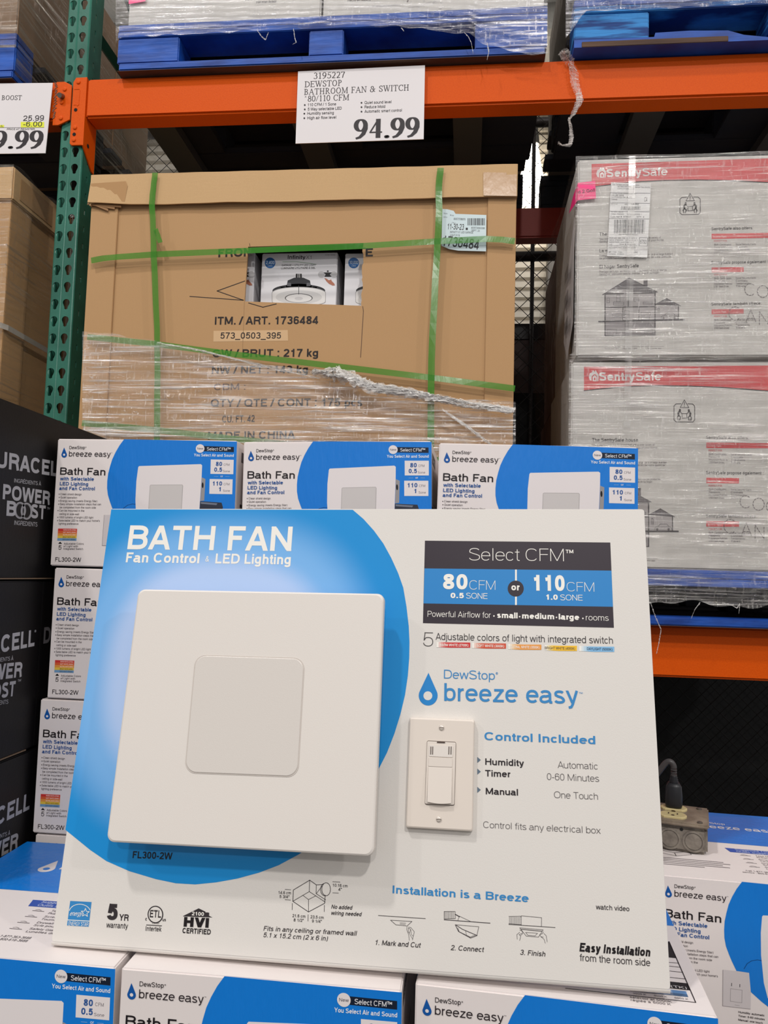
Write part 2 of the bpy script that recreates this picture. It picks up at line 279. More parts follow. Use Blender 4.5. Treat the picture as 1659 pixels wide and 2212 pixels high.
# serif letters drawn with a broad pen: strokes (kind, points), width 0..w, height 0..1
def arc(cx, cy, rx, ry, a0, a1, n=14): return [(cx+rx*math.cos(R_(a0+(a1-a0)*i/n)), cy+ry*math.sin(R_(a0+(a1-a0)*i/n))) for i in range(n+1)]
def V(x, a=0, b=1): return ('T', [(x, a), (x, b)])
def H(y, a, b): return ('t', [(a, y), (b, y)])
def S2(x, y=0, h=.13): return H(y+(.018 if y < .5 else -.018), x-h, x+h)
SER = {
 'D': (.74, [V(.16), S2(.16), S2(.16, 1), ('c', arc(.2, .5, .48, .48, -90, 90))]),
 'E': (.64, [V(.16), S2(.16), S2(.16, 1), H(.02, .1, .58), H(.98, .1, .56), H(.52, .16, .44), ('t', [(.58, .0), (.6, .2)]), ('t', [(.56, 1), (.57, .82)]), ('t', [(.44, .42), (.44, .62)])]),
 'W': (.98, [('T', [(.1, 1), (.32, 0)]), ('t', [(.32, 0), (.52, .95)]), ('T', [(.46, 1), (.68, 0)]), ('t', [(.68, 0), (.88, 1)]), S2(.1, 1), S2(.48, 1), S2(.88, 1, .1)]),
 'S': (.56, [('c', arc(.28, .74, .19, .24, 30, 200, 12)[:]+[(.2, .58), (.36, .45), (.44, .34)]+arc(.28, .26, .19, .24, 10, -160, 10)), ('t', [(.46, .98), (.46, .72)]), ('t', [(.08, .02), (.08, .3)])]),
 'T': (.66, [V(.32), S2(.32), H(.98, .05, .6), ('t', [(.05, 1), (.04, .76)]), ('t', [(.6, 1), (.61, .76)])]),
 'O': (.74, [('c', arc(.36, .5, .27, .48, 0, 360, 24))]),
 'P': (.6, [V(.16), S2(.16), S2(.16, 1), ('c', arc(.22, .74, .25, .245, -90, 90))]),
 'B': (.66, [V(.16), S2(.16), S2(.16, 1), ('c', arc(.24, .75, .22, .23, -90, 90)), ('c', arc(.26, .27, .26, .25, -90, 90))]),
 'A': (.74, [('t', [(.08, 0), (.36, 1)]), ('T', [(.34, 1), (.62, 0)]), H(.36, .18, .5), S2(.08, 0, .1), S2(.62)]),
 'H': (.76, [V(.16), V(.58), S2(.16), S2(.16, 1), S2(.58), S2(.58, 1), H(.52, .16, .58)]),
 'R': (.7, [V(.16), S2(.16), S2(.16, 1), ('c', arc(.24, .75, .23, .235, -90, 90)), ('T', [(.32, .5), (.6, .0)]), S2(.62, 0, .08)]),
 'M': (.92, [('t', [(.14, 0), (.14, 1)]), V(.76), ('T', [(.14, 1), (.44, .05)]), ('t', [(.44, .05), (.76, 1)]), S2(.14), S2(.12, 1, .1), S2(.76), S2(.78, 1, .1)]),
 'F': (.6, [V(.16), S2(.16), S2(.16, 1), H(.98, .1, .54), H(.5, .16, .42), ('t', [(.54, 1), (.55, .8)]), ('t', [(.42, .4), (.42, .6)])]),
 'N': (.78, [('t', [(.14, 0), (.14, 1)]), ('t', [(.62, 0), (.62, 1)]), ('T', [(.14, 1), (.62, 0)]), S2(.14), S2(.1, 1, .1), S2(.62, 1)]),
 'I': (.34, [V(.16), S2(.16), S2(.16, 1)]),
 'C': (.68, [('c', arc(.38, .5, .3, .48, 40, 320, 20)), ('t', [(.6, 1), (.6, .7)])]),
 '&': (.84, [('c', arc(.34, .76, .16, .21, -60, 220, 14)), ('T', [(.22, .66), (.7, .02)]), ('c', arc(.28, .25, .2, .25, 120, 330, 12)+[(.6, .5)]), H(.52, .5, .76)]),
 '0': (.56, [('c', arc(.26, .5, .2, .48, 0, 360, 24))]),
 '1': (.5, [V(.26), S2(.26, 0, .14), ('t', [(.1, .86), (.26, .97)])]),
 '3': (.52, [('c', arc(.24, .77, .17, .2, 150, -80, 12)), ('c', arc(.24, .28, .2, .27, 85, -150, 14))]),
 '5': (.52, [('c', [(.12, .56)]+arc(.22, .32, .22, .29, 100, -150, 14)), H(.95, .14, .46), ('t', [(.15, .97), (.1, .54)])]),
 '7': (.52, [H(.95, .06, .46), ('c', [(.46, .95), (.3, .5), (.22, 0)]), ('t', [(.06, .98), (.04, .78)])]),
 '8': (.54, [('c', arc(.25, .76, .16, .21, 0, 360, 18)), ('c', arc(.25, .27, .2, .25, 0, 360, 18))]),
 '2': (.52, [('c', arc(.24, .72, .18, .25, 160, -20, 12)+[(.3, .35), (.08, .06)]), ('T', [(.06, .05), (.46, .05)])]),
 '4': (.56, [V(.36), ('t', [(.04, .3), (.37, 1)]), H(.3, .02, .52)]),
 '9': (.56, [('c', arc(.25, .69, .19, .29, 0, 360, 22)), ('c', [(.44, .69), (.44, .5), (.36, .24), (.22, .06), (.06, .0)])]),
 '.': (.26, [('c', arc(.12, .05, .012, .03, 0, 360, 10))]),
 '/': (.4, [('t', [(.02, 0), (.32, 1)])]),
 '^': (.3, [('t', [(.04, .78), (.14, .98)]), ('t', [(.14, .98), (.24, .78)])]),
 ' ': (.34, []),
}
def serif(s, thick=.12, thin=.045):
    k = (s, thick, thin)
    if k in TXT: return TXT[k]
    vs, fs, x = [], [], 0
    for ch in s:
        w_, st = SER[ch]
        for si, (kind, p) in enumerate(st):
            n = len(p)
            for i in range(n):
                a = Vector(p[max(i-1, 0)]); b = Vector(p[min(i+1, n-1)])
                if kind == 'c' and n > 8 and (Vector(p[0])-Vector(p[-1])).length < 1e-4 and i in (0, n-1): a, b = Vector(p[-2]), Vector(p[1])
                d = (b-a).normalized(); g = {'T': 1, 't': 0, 'c': abs(d.y)**1.4}[kind]; hw = (thin+(thick-thin)*g)/2
                if kind == 'T' and abs(d.y) < .5: hw = thick/2*.9
                nn = Vector((-d.y, d.x))*hw; q = Vector(p[i])
                if kind != 'c' and abs(d.y) > .6: nn = Vector((-hw, 0)) if d.y > 0 else Vector((hw, 0))
                vs += [(x+q.x+nn.x, q.y+nn.y, si % 6), (x+q.x-nn.x, q.y-nn.y, si % 6)]
            b0 = len(vs)-2*n
            fs += [[b0+2*i, b0+2*i+1, b0+2*i+3, b0+2*i+2] for i in range(n-1)]
        x += w_ + .03
    x0 = min(v[0] for v in vs); x1 = max(v[0] for v in vs)
    TXT[k] = ([((a-x0)/(x1-x0), b, q) for a, b, q in vs], fs); return TXT[k]
class Sheet:
    """flat print on a face. plane origin O, unit U (right), Vv (up), normal N (towards the viewer). m(px,py)->world point on the plane"""
    def __init__(s, O, U, Vv, m=None, eps=.00022, step=.00006):
        s.O = Vector(O); s.U = Vector(U).normalized(); s.V = Vector(Vv).normalized(); s.N = s.U.cross(s.V); s.eps = eps; s.step = step; s.k = 0
        s.m3 = m; s.clear()
    def clear(s): s.v = []; s.f = []; s.mi = []; s.ms = []
    def uv(s, px, py):
        p = s.m3(px, py)-s.O; return Vector((p.dot(s.U), p.dot(s.V)))
    def raw(s, pts, faces, m, k=None):
        k = s.k if k is None else k
        if m not in s.ms: s.ms.append(m)
        b = len(s.v); h = s.eps+k*s.step
        s.v += [s.O+s.U*p[0]+s.V*p[1]+s.N*(h+(p[2]*7e-6 if len(p) > 2 else 0)) for p in pts]
        for f in faces: s.f.append([b+i for i in f]); s.mi.append(s.ms.index(m))
    def poly(s, px, c, k=None, rough=.45): 
        p = [s.uv(*q) for q in px]
        ar = sum(p[i].x*p[(i+1) % len(p)].y-p[(i+1) % len(p)].x*p[i].y for i in range(len(p)))
        if ar < 0: p.reverse()
        s.raw(p, [list(range(len(p)))], c if not isinstance(c, tuple) else ink(c, rough), k)
    def rect(s, x0, y0, x1, y1, c, k=None): s.poly([(x0, y0), (x1, y0), (x1, y1), (x0, y1)], c, k)
    def disc(s, cx, cy, r, c, k=None, n=24, ry=None, a0=0, a1=360):
        ry = ry or r; s.poly([(cx+r*math.cos(R_(a0+(a1-a0)*i/n)), cy+ry*math.sin(R_(a0+(a1-a0)*i/n))) for i in range(n if a1-a0 == 360 else n+1)], c, k)
    def line(s, px, w_, c, k=None, closed=False, ext=.3):
        """polyline, width in pixels of the photograph"""
        px = list(px)+([px[0]] if closed else [])
        for a, b in zip(px[:-1], px[1:]):
            d = Vector((b[0]-a[0], b[1]-a[1]))
            if d.length < 1e-6: continue
            n = Vector((-d.y, d.x)).normalized()*w_/2; e = d.normalized()*w_*ext
            s.poly([(a[0]+n.x-e.x, a[1]+n.y-e.y), (b[0]+n.x+e.x, b[1]+n.y+e.y), (b[0]-n.x+e.x, b[1]-n.y+e.y), (a[0]-n.x-e.x, a[1]-n.y-e.y)], c, k)
    def text(s, t, x0, y0, x1, y1, cap, c, w_=0, it=0, k=None, res=None, font=None):
        p0 = s.uv(x0, y0); p1 = s.uv(x1, y1); d = p1-p0; L = d.length; d.normalize(); up = Vector((-d.y, d.x))
        q = s.uv(x0, y0-cap)-p0; h = abs(q.dot(up))
        if res is None: res = 1 if cap < 9 else (2 if cap < 16 else 4)
        vs, fs = font(t) if font else glyphs(t, w_, res)
        s.raw([(*(p0+d*(x*L+it*y*h)+up*(y*h)), lf) for x, y, lf in vs], fs, c if not isinstance(c, tuple) else ink(c), s.k+2 if k is None else k)
    def flush(s, name, parent, label=None):
        if not s.f: return None
        o = mk(name, s.v, s.f, s.ms, parent, midx=s.mi); s.clear()
        if label: o['label'] = label
        return o
def copy_tree(o, parent=None):
    c = o.copy(); COL.objects.link(c)
    if parent: c.parent = parent
    for ch in list(o.children): copy_tree(ch, c)
    return c
# =================================================================== SETTING
H0 = 1.55                                   # eye height above the floor
CONC = mat('polished_concrete', (84, 80, 76), .35, noise=(3, (68, 66, 62), .5), bump=(40, .1))
f = G().box((-5, -6, -.05), (5, 9.6, 0)).out('floor', CONC); tag(f, kind='structure')
WB = mat('far_wall_paint', (206, 198, 184), .6, noise=(2, (190, 182, 168), .4))
g = G()                                     # corrugated back wall: ribs are geometry
NR = 60
for i in range(NR):
    z0 = 7.4*i/NR; z1 = 7.4*(i+1)/NR; m_ = z0+(z1-z0)*.55
    y0, y1 = 9.4, 9.46
    g.add([(-6, y0, z0), (5, y0, z0), (5, y0, m_), (-6, y0, m_), (5, y1, m_+.02), (-6, y1, m_+.02), (5, y1, z1-.02), (-6, y1, z1-.02), (5, y0, z1), (-6, y0, z1)],
          [(0, 1, 2, 3), (3, 2, 4, 5), (5, 4, 6, 7), (7, 6, 8, 9)])
tag(g.out('wall_back', WB), kind='structure')
g = G(); g.box((-8.5, 4.3, 7.4), (6.5, 9.6, 7.45))
c = g.out('ceiling', mat('roof_deck', (225, 222, 215), .7)); tag(c, kind='structure')
for i, y in enumerate((4.9, 6.3, 7.7, 9.0)):
    t = G().box((-8.5, y, 7.12), (6.5, y+.12, 7.4)).out('trim_%d' % (i+1), mat('roof_joist', (150, 148, 142), .5)); tag(t, kind='structure')
for i, x in enumerate((-5.2, -3.6, -2.0, .9, 2.6)):
    t = G().box((x, 9.2, 0), (x+.16, 9.4, 7.4)).out('trim_%d' % (i+5), mat('wall_column', (120, 116, 110), .5)); tag(t, kind='structure')
# =================================================================== RACK
YR = 2.10
ORG = mat('rack_orange', (218, 86, 4), .5, noise=(260, (208, 78, 2), .25), bump=(420, .2), spec=.13)
ORD = mat('rack_orange_shaded', (150, 44, 26), .5, bump=(300, .2))  # rack orange with the shade at the rear put into the colour
GRN = mat('rack_green', (48, 112, 94), .36, noise=(14, (36, 92, 76), .35), bump=(300, .15), spec=.4)
STL = mat('bare_steel', (120, 112, 104), .35, .8)
DRKSTL = mat('grey_support_steel', (86, 84, 82), .5, .4)
def holes_sheet(name, outer, holes, m, parent, xf, t=.0022):
    c = bpy.data.curves.new(name, 'CURVE'); c.dimensions = '2D'; c.fill_mode = 'BOTH'; c.extrude = t*50
    for pts in [outer]+holes:
        sp = c.splines.new('POLY'); sp.points.add(len(pts)-1); sp.use_cyclic_u = True
        for i, p in enumerate(pts): sp.points[i].co = ((p[0]-outer[0][0])*100, (p[1]-outer[0][1])*100, 0, 1)
    o = bpy.data.objects.new(name, c); me = bpy.data.meshes.new_from_object(o); bpy.data.objects.remove(o)
    vs = [xf(Vector((v.co.x/100+outer[0][0], v.co.y/100+outer[0][1], v.co.z/100))) for v in me.vertices]; fs = [list(p.vertices) for p in me.polygons]; bpy.data.meshes.remove(me)
    return mk(name, vs, fs, m, parent)
def drop_hole(cx, cy, s=1):
    return [(cx+.0105*s*math.cos(R_(a)), cy+.0105*s*math.sin(R_(a))) for a in range(-25, 206, 21)]+[(cx-.0052*s, cy-.0135*s), (cx-.0048*s, cy-.0185*s), (cx, cy-.0205*s), (cx+.0048*s, cy-.0185*s), (cx+.0052*s, cy-.0135*s)]
XU0, XU1 = -1.211, -1.141
ZT, ZB = 3.62, 0.0
up = empty('upright_frame', ((XU0+XU1)/2, YR+.04, 0), 'green perforated steel upright of the racking with teardrop holes', 'rack upright')
zh0 = onY(155.5, 37, YR).z
zs = [zh0-.0508*k for k in range(-7, 60) if 0.1 < zh0-.0508*k < ZT-.03]
xm = (XU0+XU1)/2
def celled(name, u0, u1, holes_fn, z_list, m, parent, xf):
    """perforated strip: one punched cell repeated at every hole pitch, joined into one sheet"""
    z0 = z_list[0]; P_ = .0508; za = z0-.0335
    c = holes_sheet(name+'_cell', [(u0, za), (u1, za), (u1, za+P_), (u0, za+P_)], holes_fn(z0), m, None, lambda q: (q.x, q.z, q.y))
    o = c.location.copy(); V_ = [Vector(v.co)+o for v in c.data.vertices]; F_ = [list(p.vertices) for p in c.data.polygons]; bpy.data.objects.remove(c)
    g = G()
    for z in z_list: g.add([xf(Vector((v.x, v.z+z-z0, v.y))) for v in V_], F_)
    zt_, zb_ = max(z_list)-.0335+P_, min(z_list)-.0335
    for a_, b_ in ((zt_, ZT), (ZB, zb_)):
        if b_ > a_: g.add([xf(Vector((u, z, 0))) for u, z in ((u0, a_), (u1, a_), (u1, b_), (u0, b_))], [(0, 1, 2, 3)])
    return g.out(name, m, parent)
celled('front_face', XU0+.004, XU1-.004, lambda z: [drop_hole(x, z) for x in (xm-.0195, xm+.0145)], zs, GRN, up, lambda c: Vector((c.x, YR+.012+c.z, c.y)))
celled('side_flange', YR+.014, YR+.088, lambda z: [[(YR+.042, z-.028), (YR+.048, z-.030), (YR+.048, z-.014), (YR+.042, z-.012)]], zs, GRN, up, lambda c: Vector((XU1+c.z, c.x, c.y)))
g = G()
g.box((XU0, YR+.014, ZB), (XU0+.002, YR+.088, ZT))
g.tube([(XU0+.005, YR+.0165, ZB), (XU0+.005, YR+.0165, ZT)], .0052, 8); g.tube([(XU1-.004, YR+.016, ZB), (XU1-.004, YR+.016, ZT)], .0052, 8)
g.tube([(xm-.003, YR+.0125, ZB), (xm-.003, YR+.0125, ZT)], .0032, 8)
g.out('edge_folds', GRN, up, smooth=True)
g = G(); g.box((XU0, 3.08, 0), (XU1, 3.16, ZT)); g.out('rear_post', GRN, up)
for k, (za, zb) in enumerate(((.3, 1.25), (1.25, 2.2), (2.2, 3.2), (3.2, 3.58))):
    ya, yb = (YR+.09, 3.08) if k % 2 == 0 else (3.08, YR+.09)
    G().tube([(xm, ya, za), (xm, yb, zb)], .02, 4).out('diagonal_brace', GRN, up)
for z in (.3, 1.25, 2.2, 3.2): G().tube([(xm, YR+.09, z), (xm, 3.08, z)], .018, 4).out('cross_brace', GRN, up)
def bracket(side, ztop, parent):
    """end plate of a beam, hooked to the upright; side=+1 for the beam going right"""
    def P(px, py, y=YR+.003): return onY(px, py, y)
    z1, z0 = (ztop+.004, ztop-.204) if side > 0 else (ztop-.003, ztop-.137)
    xa, xb = (xm-.0005, XU1+.0035) if side > 0 else (XU0-.022, xm-.0045)
    if side > 0:
        v = [(xa, z0+.006), (xa+.006, z0), (xb, z0), (xb, z1), (xa+.008, z1), (xa, z1-.014)]
    else:
        v = [(xa, z0), (xa+.018, z0), (xb, z0+.016), (xb, z1-.012), (xb-.022, z1), (xa+.006, z1), (xa, z1-.006)]
    g = G(); n = len(v); y0, y1 = YR+.002, YR+.008
    g.add([(x, y0, z) for x, z in v]+[(x, y1, z) for x, z in v], [list(range(n)), [n+i for i in range(n)][::-1]]+[(i, i+n, (i+1) % n+n, (i+1) % n) for i in range(n)])
    o = bevel(g.out('end_plate', ORG, parent), .0015)
    if side > 0:
        g = G(); x = xb-.001
        v = [(YR+.002, z1), (YR+.045, z1-.012), (YR+.075, z1-.03), (YR+.075, z0-.052), (YR+.062, z0-.05), (YR+.002, z0)]
        g.add([(x, y, z) for y, z in v]+[(x+.004, y, z) for y, z in v], [list(range(6)), [6+i for i in range(6)][::-1]]+[(i, i+6, (i+1) % 6+6, (i+1) % 6) for i in range(6)])
        g.out('end_flange', ORG, o)
        for (yy, zz) in ((YR+.03, z0+.012), ): G().tube([(x+.0045, yy, zz), (x+.0052, yy, zz)], .006, 14).out('bolt_hole', mat('hole_dark', (8, 8, 8), .9), o)
    riv = ((.42, .93), (.36, .26), (.33, .08)) if side > 0 else ((.6, .82), (.48, .52), (.48, .16))
    for fx, fz in riv:
        x = xa+(xb-xa)*fx; z = z0+(z1-z0)*fz
        G().tube([(x, y0+.001, z), (x, y0-.0025, z), (x, y0-.0032, z)], [.0062, .0058, .003], 14).out('rivet', ORG, o, smooth=False)
    if side > 0:
        for fz in (.16, .52): G().tube([(xa+.013, y0-.0008, z0+(z1-z0)*fz), (xa+.013, y0+.0005, z0+(z1-z0)*fz)], .0052, 14).out('bolt_hole', mat('hole_dark', (8, 8, 8), .9), o)
        g = G(); cx, cz = xa+.013, z0+(z1-z0)*.7
        g.tube([(cx-.008, y0, cz+.026), (cx+.008, y0, cz+.026), (cx+.0095, y0, cz+.022), (cx+.0085, y0, cz-.022), (cx+.004, y0, cz-.026), (cx+.002, y0, cz-.022), (cx-.007, y0, cz-.022)], .0011, 5)
        g.out('lock_tab', ORG, o)
    else:
        G().tube([((xa+xb)/2-.001, y0-.016, z0+.082), ((xa+xb)/2, y0, z0+.088)], .0075, 12).out('safety_pin', STL, o)
        g = G(); random.seed(3)
        for i in range(26):
            z = z0+.02+i*.0043; x = xa+.004+random.uniform(-.003, .004)
            g.tube([(x-.003, y0-.001, z), (x+.003, y0-.001, z+.004)], .0012, 5)
        g.out('weld_bead', mat('bright_weld', (205, 170, 150), .25, .7), o)
    return o
def beam(name, x0, x1, ztop, hgt, y, dep, label, m=ORG, brk=None, lip=.0):
    r = empty(name, ((x0+x1)/2, y+dep/2, ztop-hgt), label, 'rack beam')
    o = G().box((x0, y, ztop-hgt), (x1, y+dep, ztop), .006).out('box_section', m, r)
    if brk: bracket(brk, ztop, r)
    return r
ZUB = H0+1.428; ZLB = H0-.111
beam('rack_beam', XU1+.006, 1.35, ZUB, .119, YR+.004, .07, 'upper orange rack beam carrying the bathroom fan price sign', brk=1)
beam('rack_beam', -2.3, XU0-.016, ZUB-.004, .119, YR+.004, .07, 'upper orange rack beam left of the green upright, behind the cut-off price sign', brk=-1)
beam('rack_beam', XU1+.006, 1.35, ZLB, .132, YR+.004, .07, 'lower orange rack beam under the white safe cartons at right')
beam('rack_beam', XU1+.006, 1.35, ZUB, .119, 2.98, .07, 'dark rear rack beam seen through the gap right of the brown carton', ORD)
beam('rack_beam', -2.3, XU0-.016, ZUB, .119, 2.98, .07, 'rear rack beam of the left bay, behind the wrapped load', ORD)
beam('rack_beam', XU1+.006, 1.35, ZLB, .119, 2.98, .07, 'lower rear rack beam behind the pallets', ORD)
for x in (-.99, -.52, -.02, .52, .95):
    tag(G().box((x-.045, YR+.08, ZUB-.03), (x-.03, 2.98, ZUB-.002)).box((x+.03, YR+.08, ZUB-.03), (x+.045, 2.98, ZUB-.002)).box((x-.045, YR+.08, ZUB-.034), (x+.045, 2.98, ZUB-.031)).out('pallet_support', DRKSTL),
        {-.99: 'grey steel pallet support bar nearest the green upright', -.52: 'grey support bar under upper pallet, left of the bathroom fan sign', -.02: 'grey pallet support bar right of the bathroom fan price sign', .52: 'grey pallet support bar above the white safe cartons', .95: 'rightmost grey pallet support bar, above the safe cartons'}[x], 'support bar', 'support bars under the upper pallets')
# =================================================================== FENCE + BACK PANEL
FEN = mat('fence_wire', (36, 32, 30), .45, .5)
fe = empty('chain_link_fence', (0, 3.42, 0), 'dark chain-link fence closing the back of the racking', 'fence')
g = G(); d = .0365; x0, x1, z0, z1 = -2.2, 1.8, .55, 3.75; yf = 3.42
n = int((x1-x0+z1-z0)/(2*d))
for i in range(n):
    s_ = x0-(z1-z0)+i*2*d
    a = max(x0, s_); b = min(x1, s_+(z1-z0))
    if b > a: g.tube([(a, yf-.002, z0+(a-s_)), (b, yf-.002, z0+(b-s_))], .0016, 4, False)
    s2 = x0+i*2*d
    a = max(x0, s2-(z1-z0)); b = min(x1, s2)
    if b > a: g.tube([(a, yf+.002, z0+(s2-a)), (b, yf+.002, z0+(s2-b))], .0016, 4, False)
tag(g.out('wire_mesh', FEN, fe), kind='stuff')
for z in (onY(1140, 548, yf).z, 3.6): G().tube([(x0, yf+.03, z), (x1, yf+.03, z)], .022, 12).out('rail_pipe', mat('pipe_dark', (44, 38, 36), .4, .3), fe, smooth=True)
for x in (-2.1, -1.33, .27, 1.7): G().tube([(x, yf+.03, 0), (x, yf+.03, 3.75)], .009 if x == .27 else .022, 12).out('post', GRN if x == -1.33 else mat('pipe_dark', (44, 38, 36), .4, .3), fe, smooth=True)
sc = empty('back_panel', (0, 3.52, 0), 'brown panel with a dark top bar behind the chain-link fence, added dark sheet below', 'screen')
zs_ = onY(1140, 735, 3.52).z
G().box((-2.2, 3.5, zs_), (1.9, 3.53, zs_+.07)).out('top_bar', mat('bar_black', (22, 18, 18), .5), sc)
zb_ = onY(1140, 850, 3.52).z
G().box((-2.2, 3.51, zb_), (1.9, 3.52, zs_)).out('brown_panel', mat('panel_brown', (96, 82, 80), .8, noise=(8, (84, 72, 70), .4)), sc)
G().box((-2.2, 3.51, 0.0), (1.9, 3.52, zb_)).out('dark_backing', mat('backing_black', (14, 14, 15), .8, bump=(500, .4)), sc)  # added dark sheet, stands for the deep shade behind the lower rack
# bright lamp far behind the fence
lf = empty('hanging_lamp', onY(1152, 400, 9.0), 'blazing white hanging lamp seen through the fence beside the brown carton', 'lamp')
p = onY(1148, 425, 9.0)
g = G(); g.tube([p+Vector((0, 0, .62)), p+Vector((0, 0, .3)), p+Vector((0, 0, .05)), p+Vector((0, 0, -.02))], [.07, .12, .2, .2], 20)
g.out('glowing_lens', mat('lamp_glow', (255, 244, 225), emit=14), lf)
g = G(); g.tube([p+Vector((0, 0, .62)), p+Vector((0, 0, .95))], [.09, .05], 16); g.tube([p+Vector((0, 0, .95)), (p.x, p.y, 7.12)], .012, 6); g.out('lamp_cap', DRKSTL, lf)
# =================================================================== FAN CARTONS
BW, BD, BH = .290, .336, .200
WHT = mat('carton_white', (230, 221, 218), .38, bump=(90, .12, (1, 1, .15)), spec=.45)
BLU = mat('carton_blue', (0, 120, 212), .33, bump=(120, .35, (1, 1, .2)), spec=.5, coat=.15)
NAVY = (14, 26, 46); GREY = (120, 112, 112); DK = (40, 32, 36); LBL = (48, 88, 150); PIC = (228, 220, 219)
B1O = onY(125, 948.4, 1.17)
def m1(px, py):                      # photograph of the top left carton -> face of the prototype
    q = onY(px, py, 1.17)-B1O; return Vector((q.x, 0, q.z+BH))
def carton(label=None, top='a'):
    r = empty('fan_carton', (0, 0, 0), label, 'carton')
    g = G().box((0, 0, 0), (BW, BD, BH), .0016); g.out('carton_body', WHT, r)
    s = Sheet((0, 0, 0), (1, 0, 0), (0, 0, 1), m1)
    s.poly([(268.4, 949.6), (258.5, 963), (249.8, 978), (242.8, 993), (238, 1008.5), (234, 1024), (232, 1040), (231.6, 1055), (233.4, 1070), (238, 1085), (241.8, 1096), (248.8, 1113),
            (270.3, 1114.3), (271.2, 1149), (288.8, 1165), (315.3, 1185.4), (348, 1204), (380, 1219), (400, 1226.5), (503.5, 1227.6), (512.3, 954.6)], BLU)
    s.flush('blue_print', r)
    s.k = 1
    s.poly([(299, 1010), (301, 1007.6), (434, 1003.4), (437, 1006), (436, 1030), (431.4, 1097), (427, 1166), (422, 1170), (303, 1161), (299.5, 1157), (294.6, 1130), (293, 1080), (295, 1040)], PIC)
    s.poly([(326, 1048), (394, 1047.5), (396, 1050), (392, 1116), (389, 1119), (322, 1117), (320, 1114), (324, 1050)], (178, 172, 170), 2); s.poly([(326.6, 1049.2), (393.6, 1048.7), (394.6, 1050.5), (390.8, 1115.4), (388, 1117.8), (322.6, 1115.8), (321.3, 1113.6), (325, 1050.6)], (203, 197, 194), 3)
    s.poly([(436.2, 1032), (444.2, 1035.5), (441.5, 1082), (433, 1083)], (150, 146, 146), 2); s.disc(438.2, 1049, 2, (10, 10, 14), 3, 16, 6.2)
    s.poly([(432.6, 1083.5), (479, 1086.5), (482, 1097), (478, 1108), (470, 1114), (431, 1112)], (44, 48, 62), 2); s.poly([(434, 1085), (470, 1088), (468, 1092), (434, 1089)], (110, 116, 130), 3)
    s.line([(262, 1108), (268, 1098), (276, 1092), (286, 1089.5), (293, 1090)], 1, (10, 60, 120), 2)
    s.poly([(225.5, 1113), (248.8, 1113), (270.3, 1114.3), (271.2, 1149), (269, 1180), (221, 1179)], (206, 198, 198), 2)
    s.line([(225.5, 1113.4), (221, 1179), (268.6, 1180)], .7, (140, 132, 134), 3)
    s.line([(239, 1136), (238.5, 1141)], 1.2, (90, 84, 88), 4); s.line([(253, 1136.6), (252.6, 1141.6)], 1.2, (90, 84, 88), 4)
    s.line([(236.6, 1146), (256.4, 1147), (254.4, 1170), (234.6, 1169)], .6, (150, 142, 144), 4, True); s.line([(242, 1175), (250, 1175.4)], .6, (150, 142, 144), 4)
    s.flush('fan_picture', r)
    s.k = 2
    # water-drop mark
    def drop(cx, tip, bot, hw, c, hole, hc, hr=.36, sh=0):
        cy = bot-hw*1.04; pts = [(cx+sh, tip)]+[(cx+hw*math.cos(R_(a)), cy+hw*1.04*math.sin(R_(a))) for a in range(-22, 203, 15)]
        s.poly(pts, c); s.disc(cx, cy, hw*hr*1.1, hole, s.k+1, 20)
    drop(139, 967.3, 989.3, 6, (10, 84, 160), PIC, 0)
    s.text('DewStop', 150.2, 970.7, 184, 970.7, 6.6, DK); s.text('®', 185, 967.5, 187, 967.5, 2, DK)
    s.text('breeze easy', 149.2, 986.6, 239, 987.6, 11.8, DK, -.004, res=3); s.text('™', 240, 980, 243, 980, 1.6, DK)
    s.text('Bath Fan', 130, 1026, 227.8, 1027.7, 15.6, (26, 20, 24), .006, res=3)
    s.text('with Selectable', 130.3, 1038.2, 203.2, 1039.2, 7.4, LBL, .022, res=2); s.text('LED Lighting', 129.6, 1049, 190.7, 1050, 7.4, LBL, .022, res=2)
    s.text('and Fan Control', 128.3, 1059, 205.2, 1059.8, 7.4, LBL, .022, res=2)
    for t, y, x0, x1, b in (('Clean shield design', 1070, 131, 176.5, 1), ('Quiet operation', 1077, 131, 166.8, 1), ('Energy saving (meets Energy Star)', 1084.5, 130.4, 210.6, 1), ('Easy simple installation steps that can', 1091.5, 130, 218.7, 1),
            ('be completed from the room side', 1098.6, 129.5, 207.6, 0), ('Can be mounted in the', 1105.4, 128.5, 182.6, 1), ('ceiling or side-wall', 1112.8, 128.5, 171, 0), ('1000 lumens of bright LED light', 1120, 128, 202, 1),
            ("Selectable LED to match your home's", 1127, 127.5, 216, 1), ('lighting preference', 1133.7, 127, 169.8, 0)):
        s.text(t, x0, y, x1, y+.6, 4.2, (96, 88, 90))
        if b: s.disc(x0-2.6, y-1.8, 1, (60, 52, 54), 4, 8)
    for i, c in enumerate(((206, 52, 48), (216, 92, 52), (226, 148, 66), (226, 190, 70), (112, 156, 196))):
        a = 1142.5+i*5.15; s.poly([(126-i*.35, a), (167-i*.3, a+.5), (167-(i+1)*.3, a+5.65), (126-(i+1)*.35, a+5.15)], c)
        s.text(('WARM WHITE (2700K)', 'SOFT WHITE (3000K)', 'NEUTRAL WHITE (3500K)', 'BRIGHT WHITE (4000K)', 'DAYLIGHT (5000K)')[i], 137-i*.3, a+4.4, 164.5-i*.3, a+4.7, 2.8, (250, 235, 220) if i < 3 else (70, 60, 40))
    s.poly([(130.5, 1170.8), (134.6, 1175.4), (126, 1175.2)], (20, 16, 18)); s.text('5', 126.6, 1187.8, 133, 1187.9, 9.5, DK, -.006, res=2)
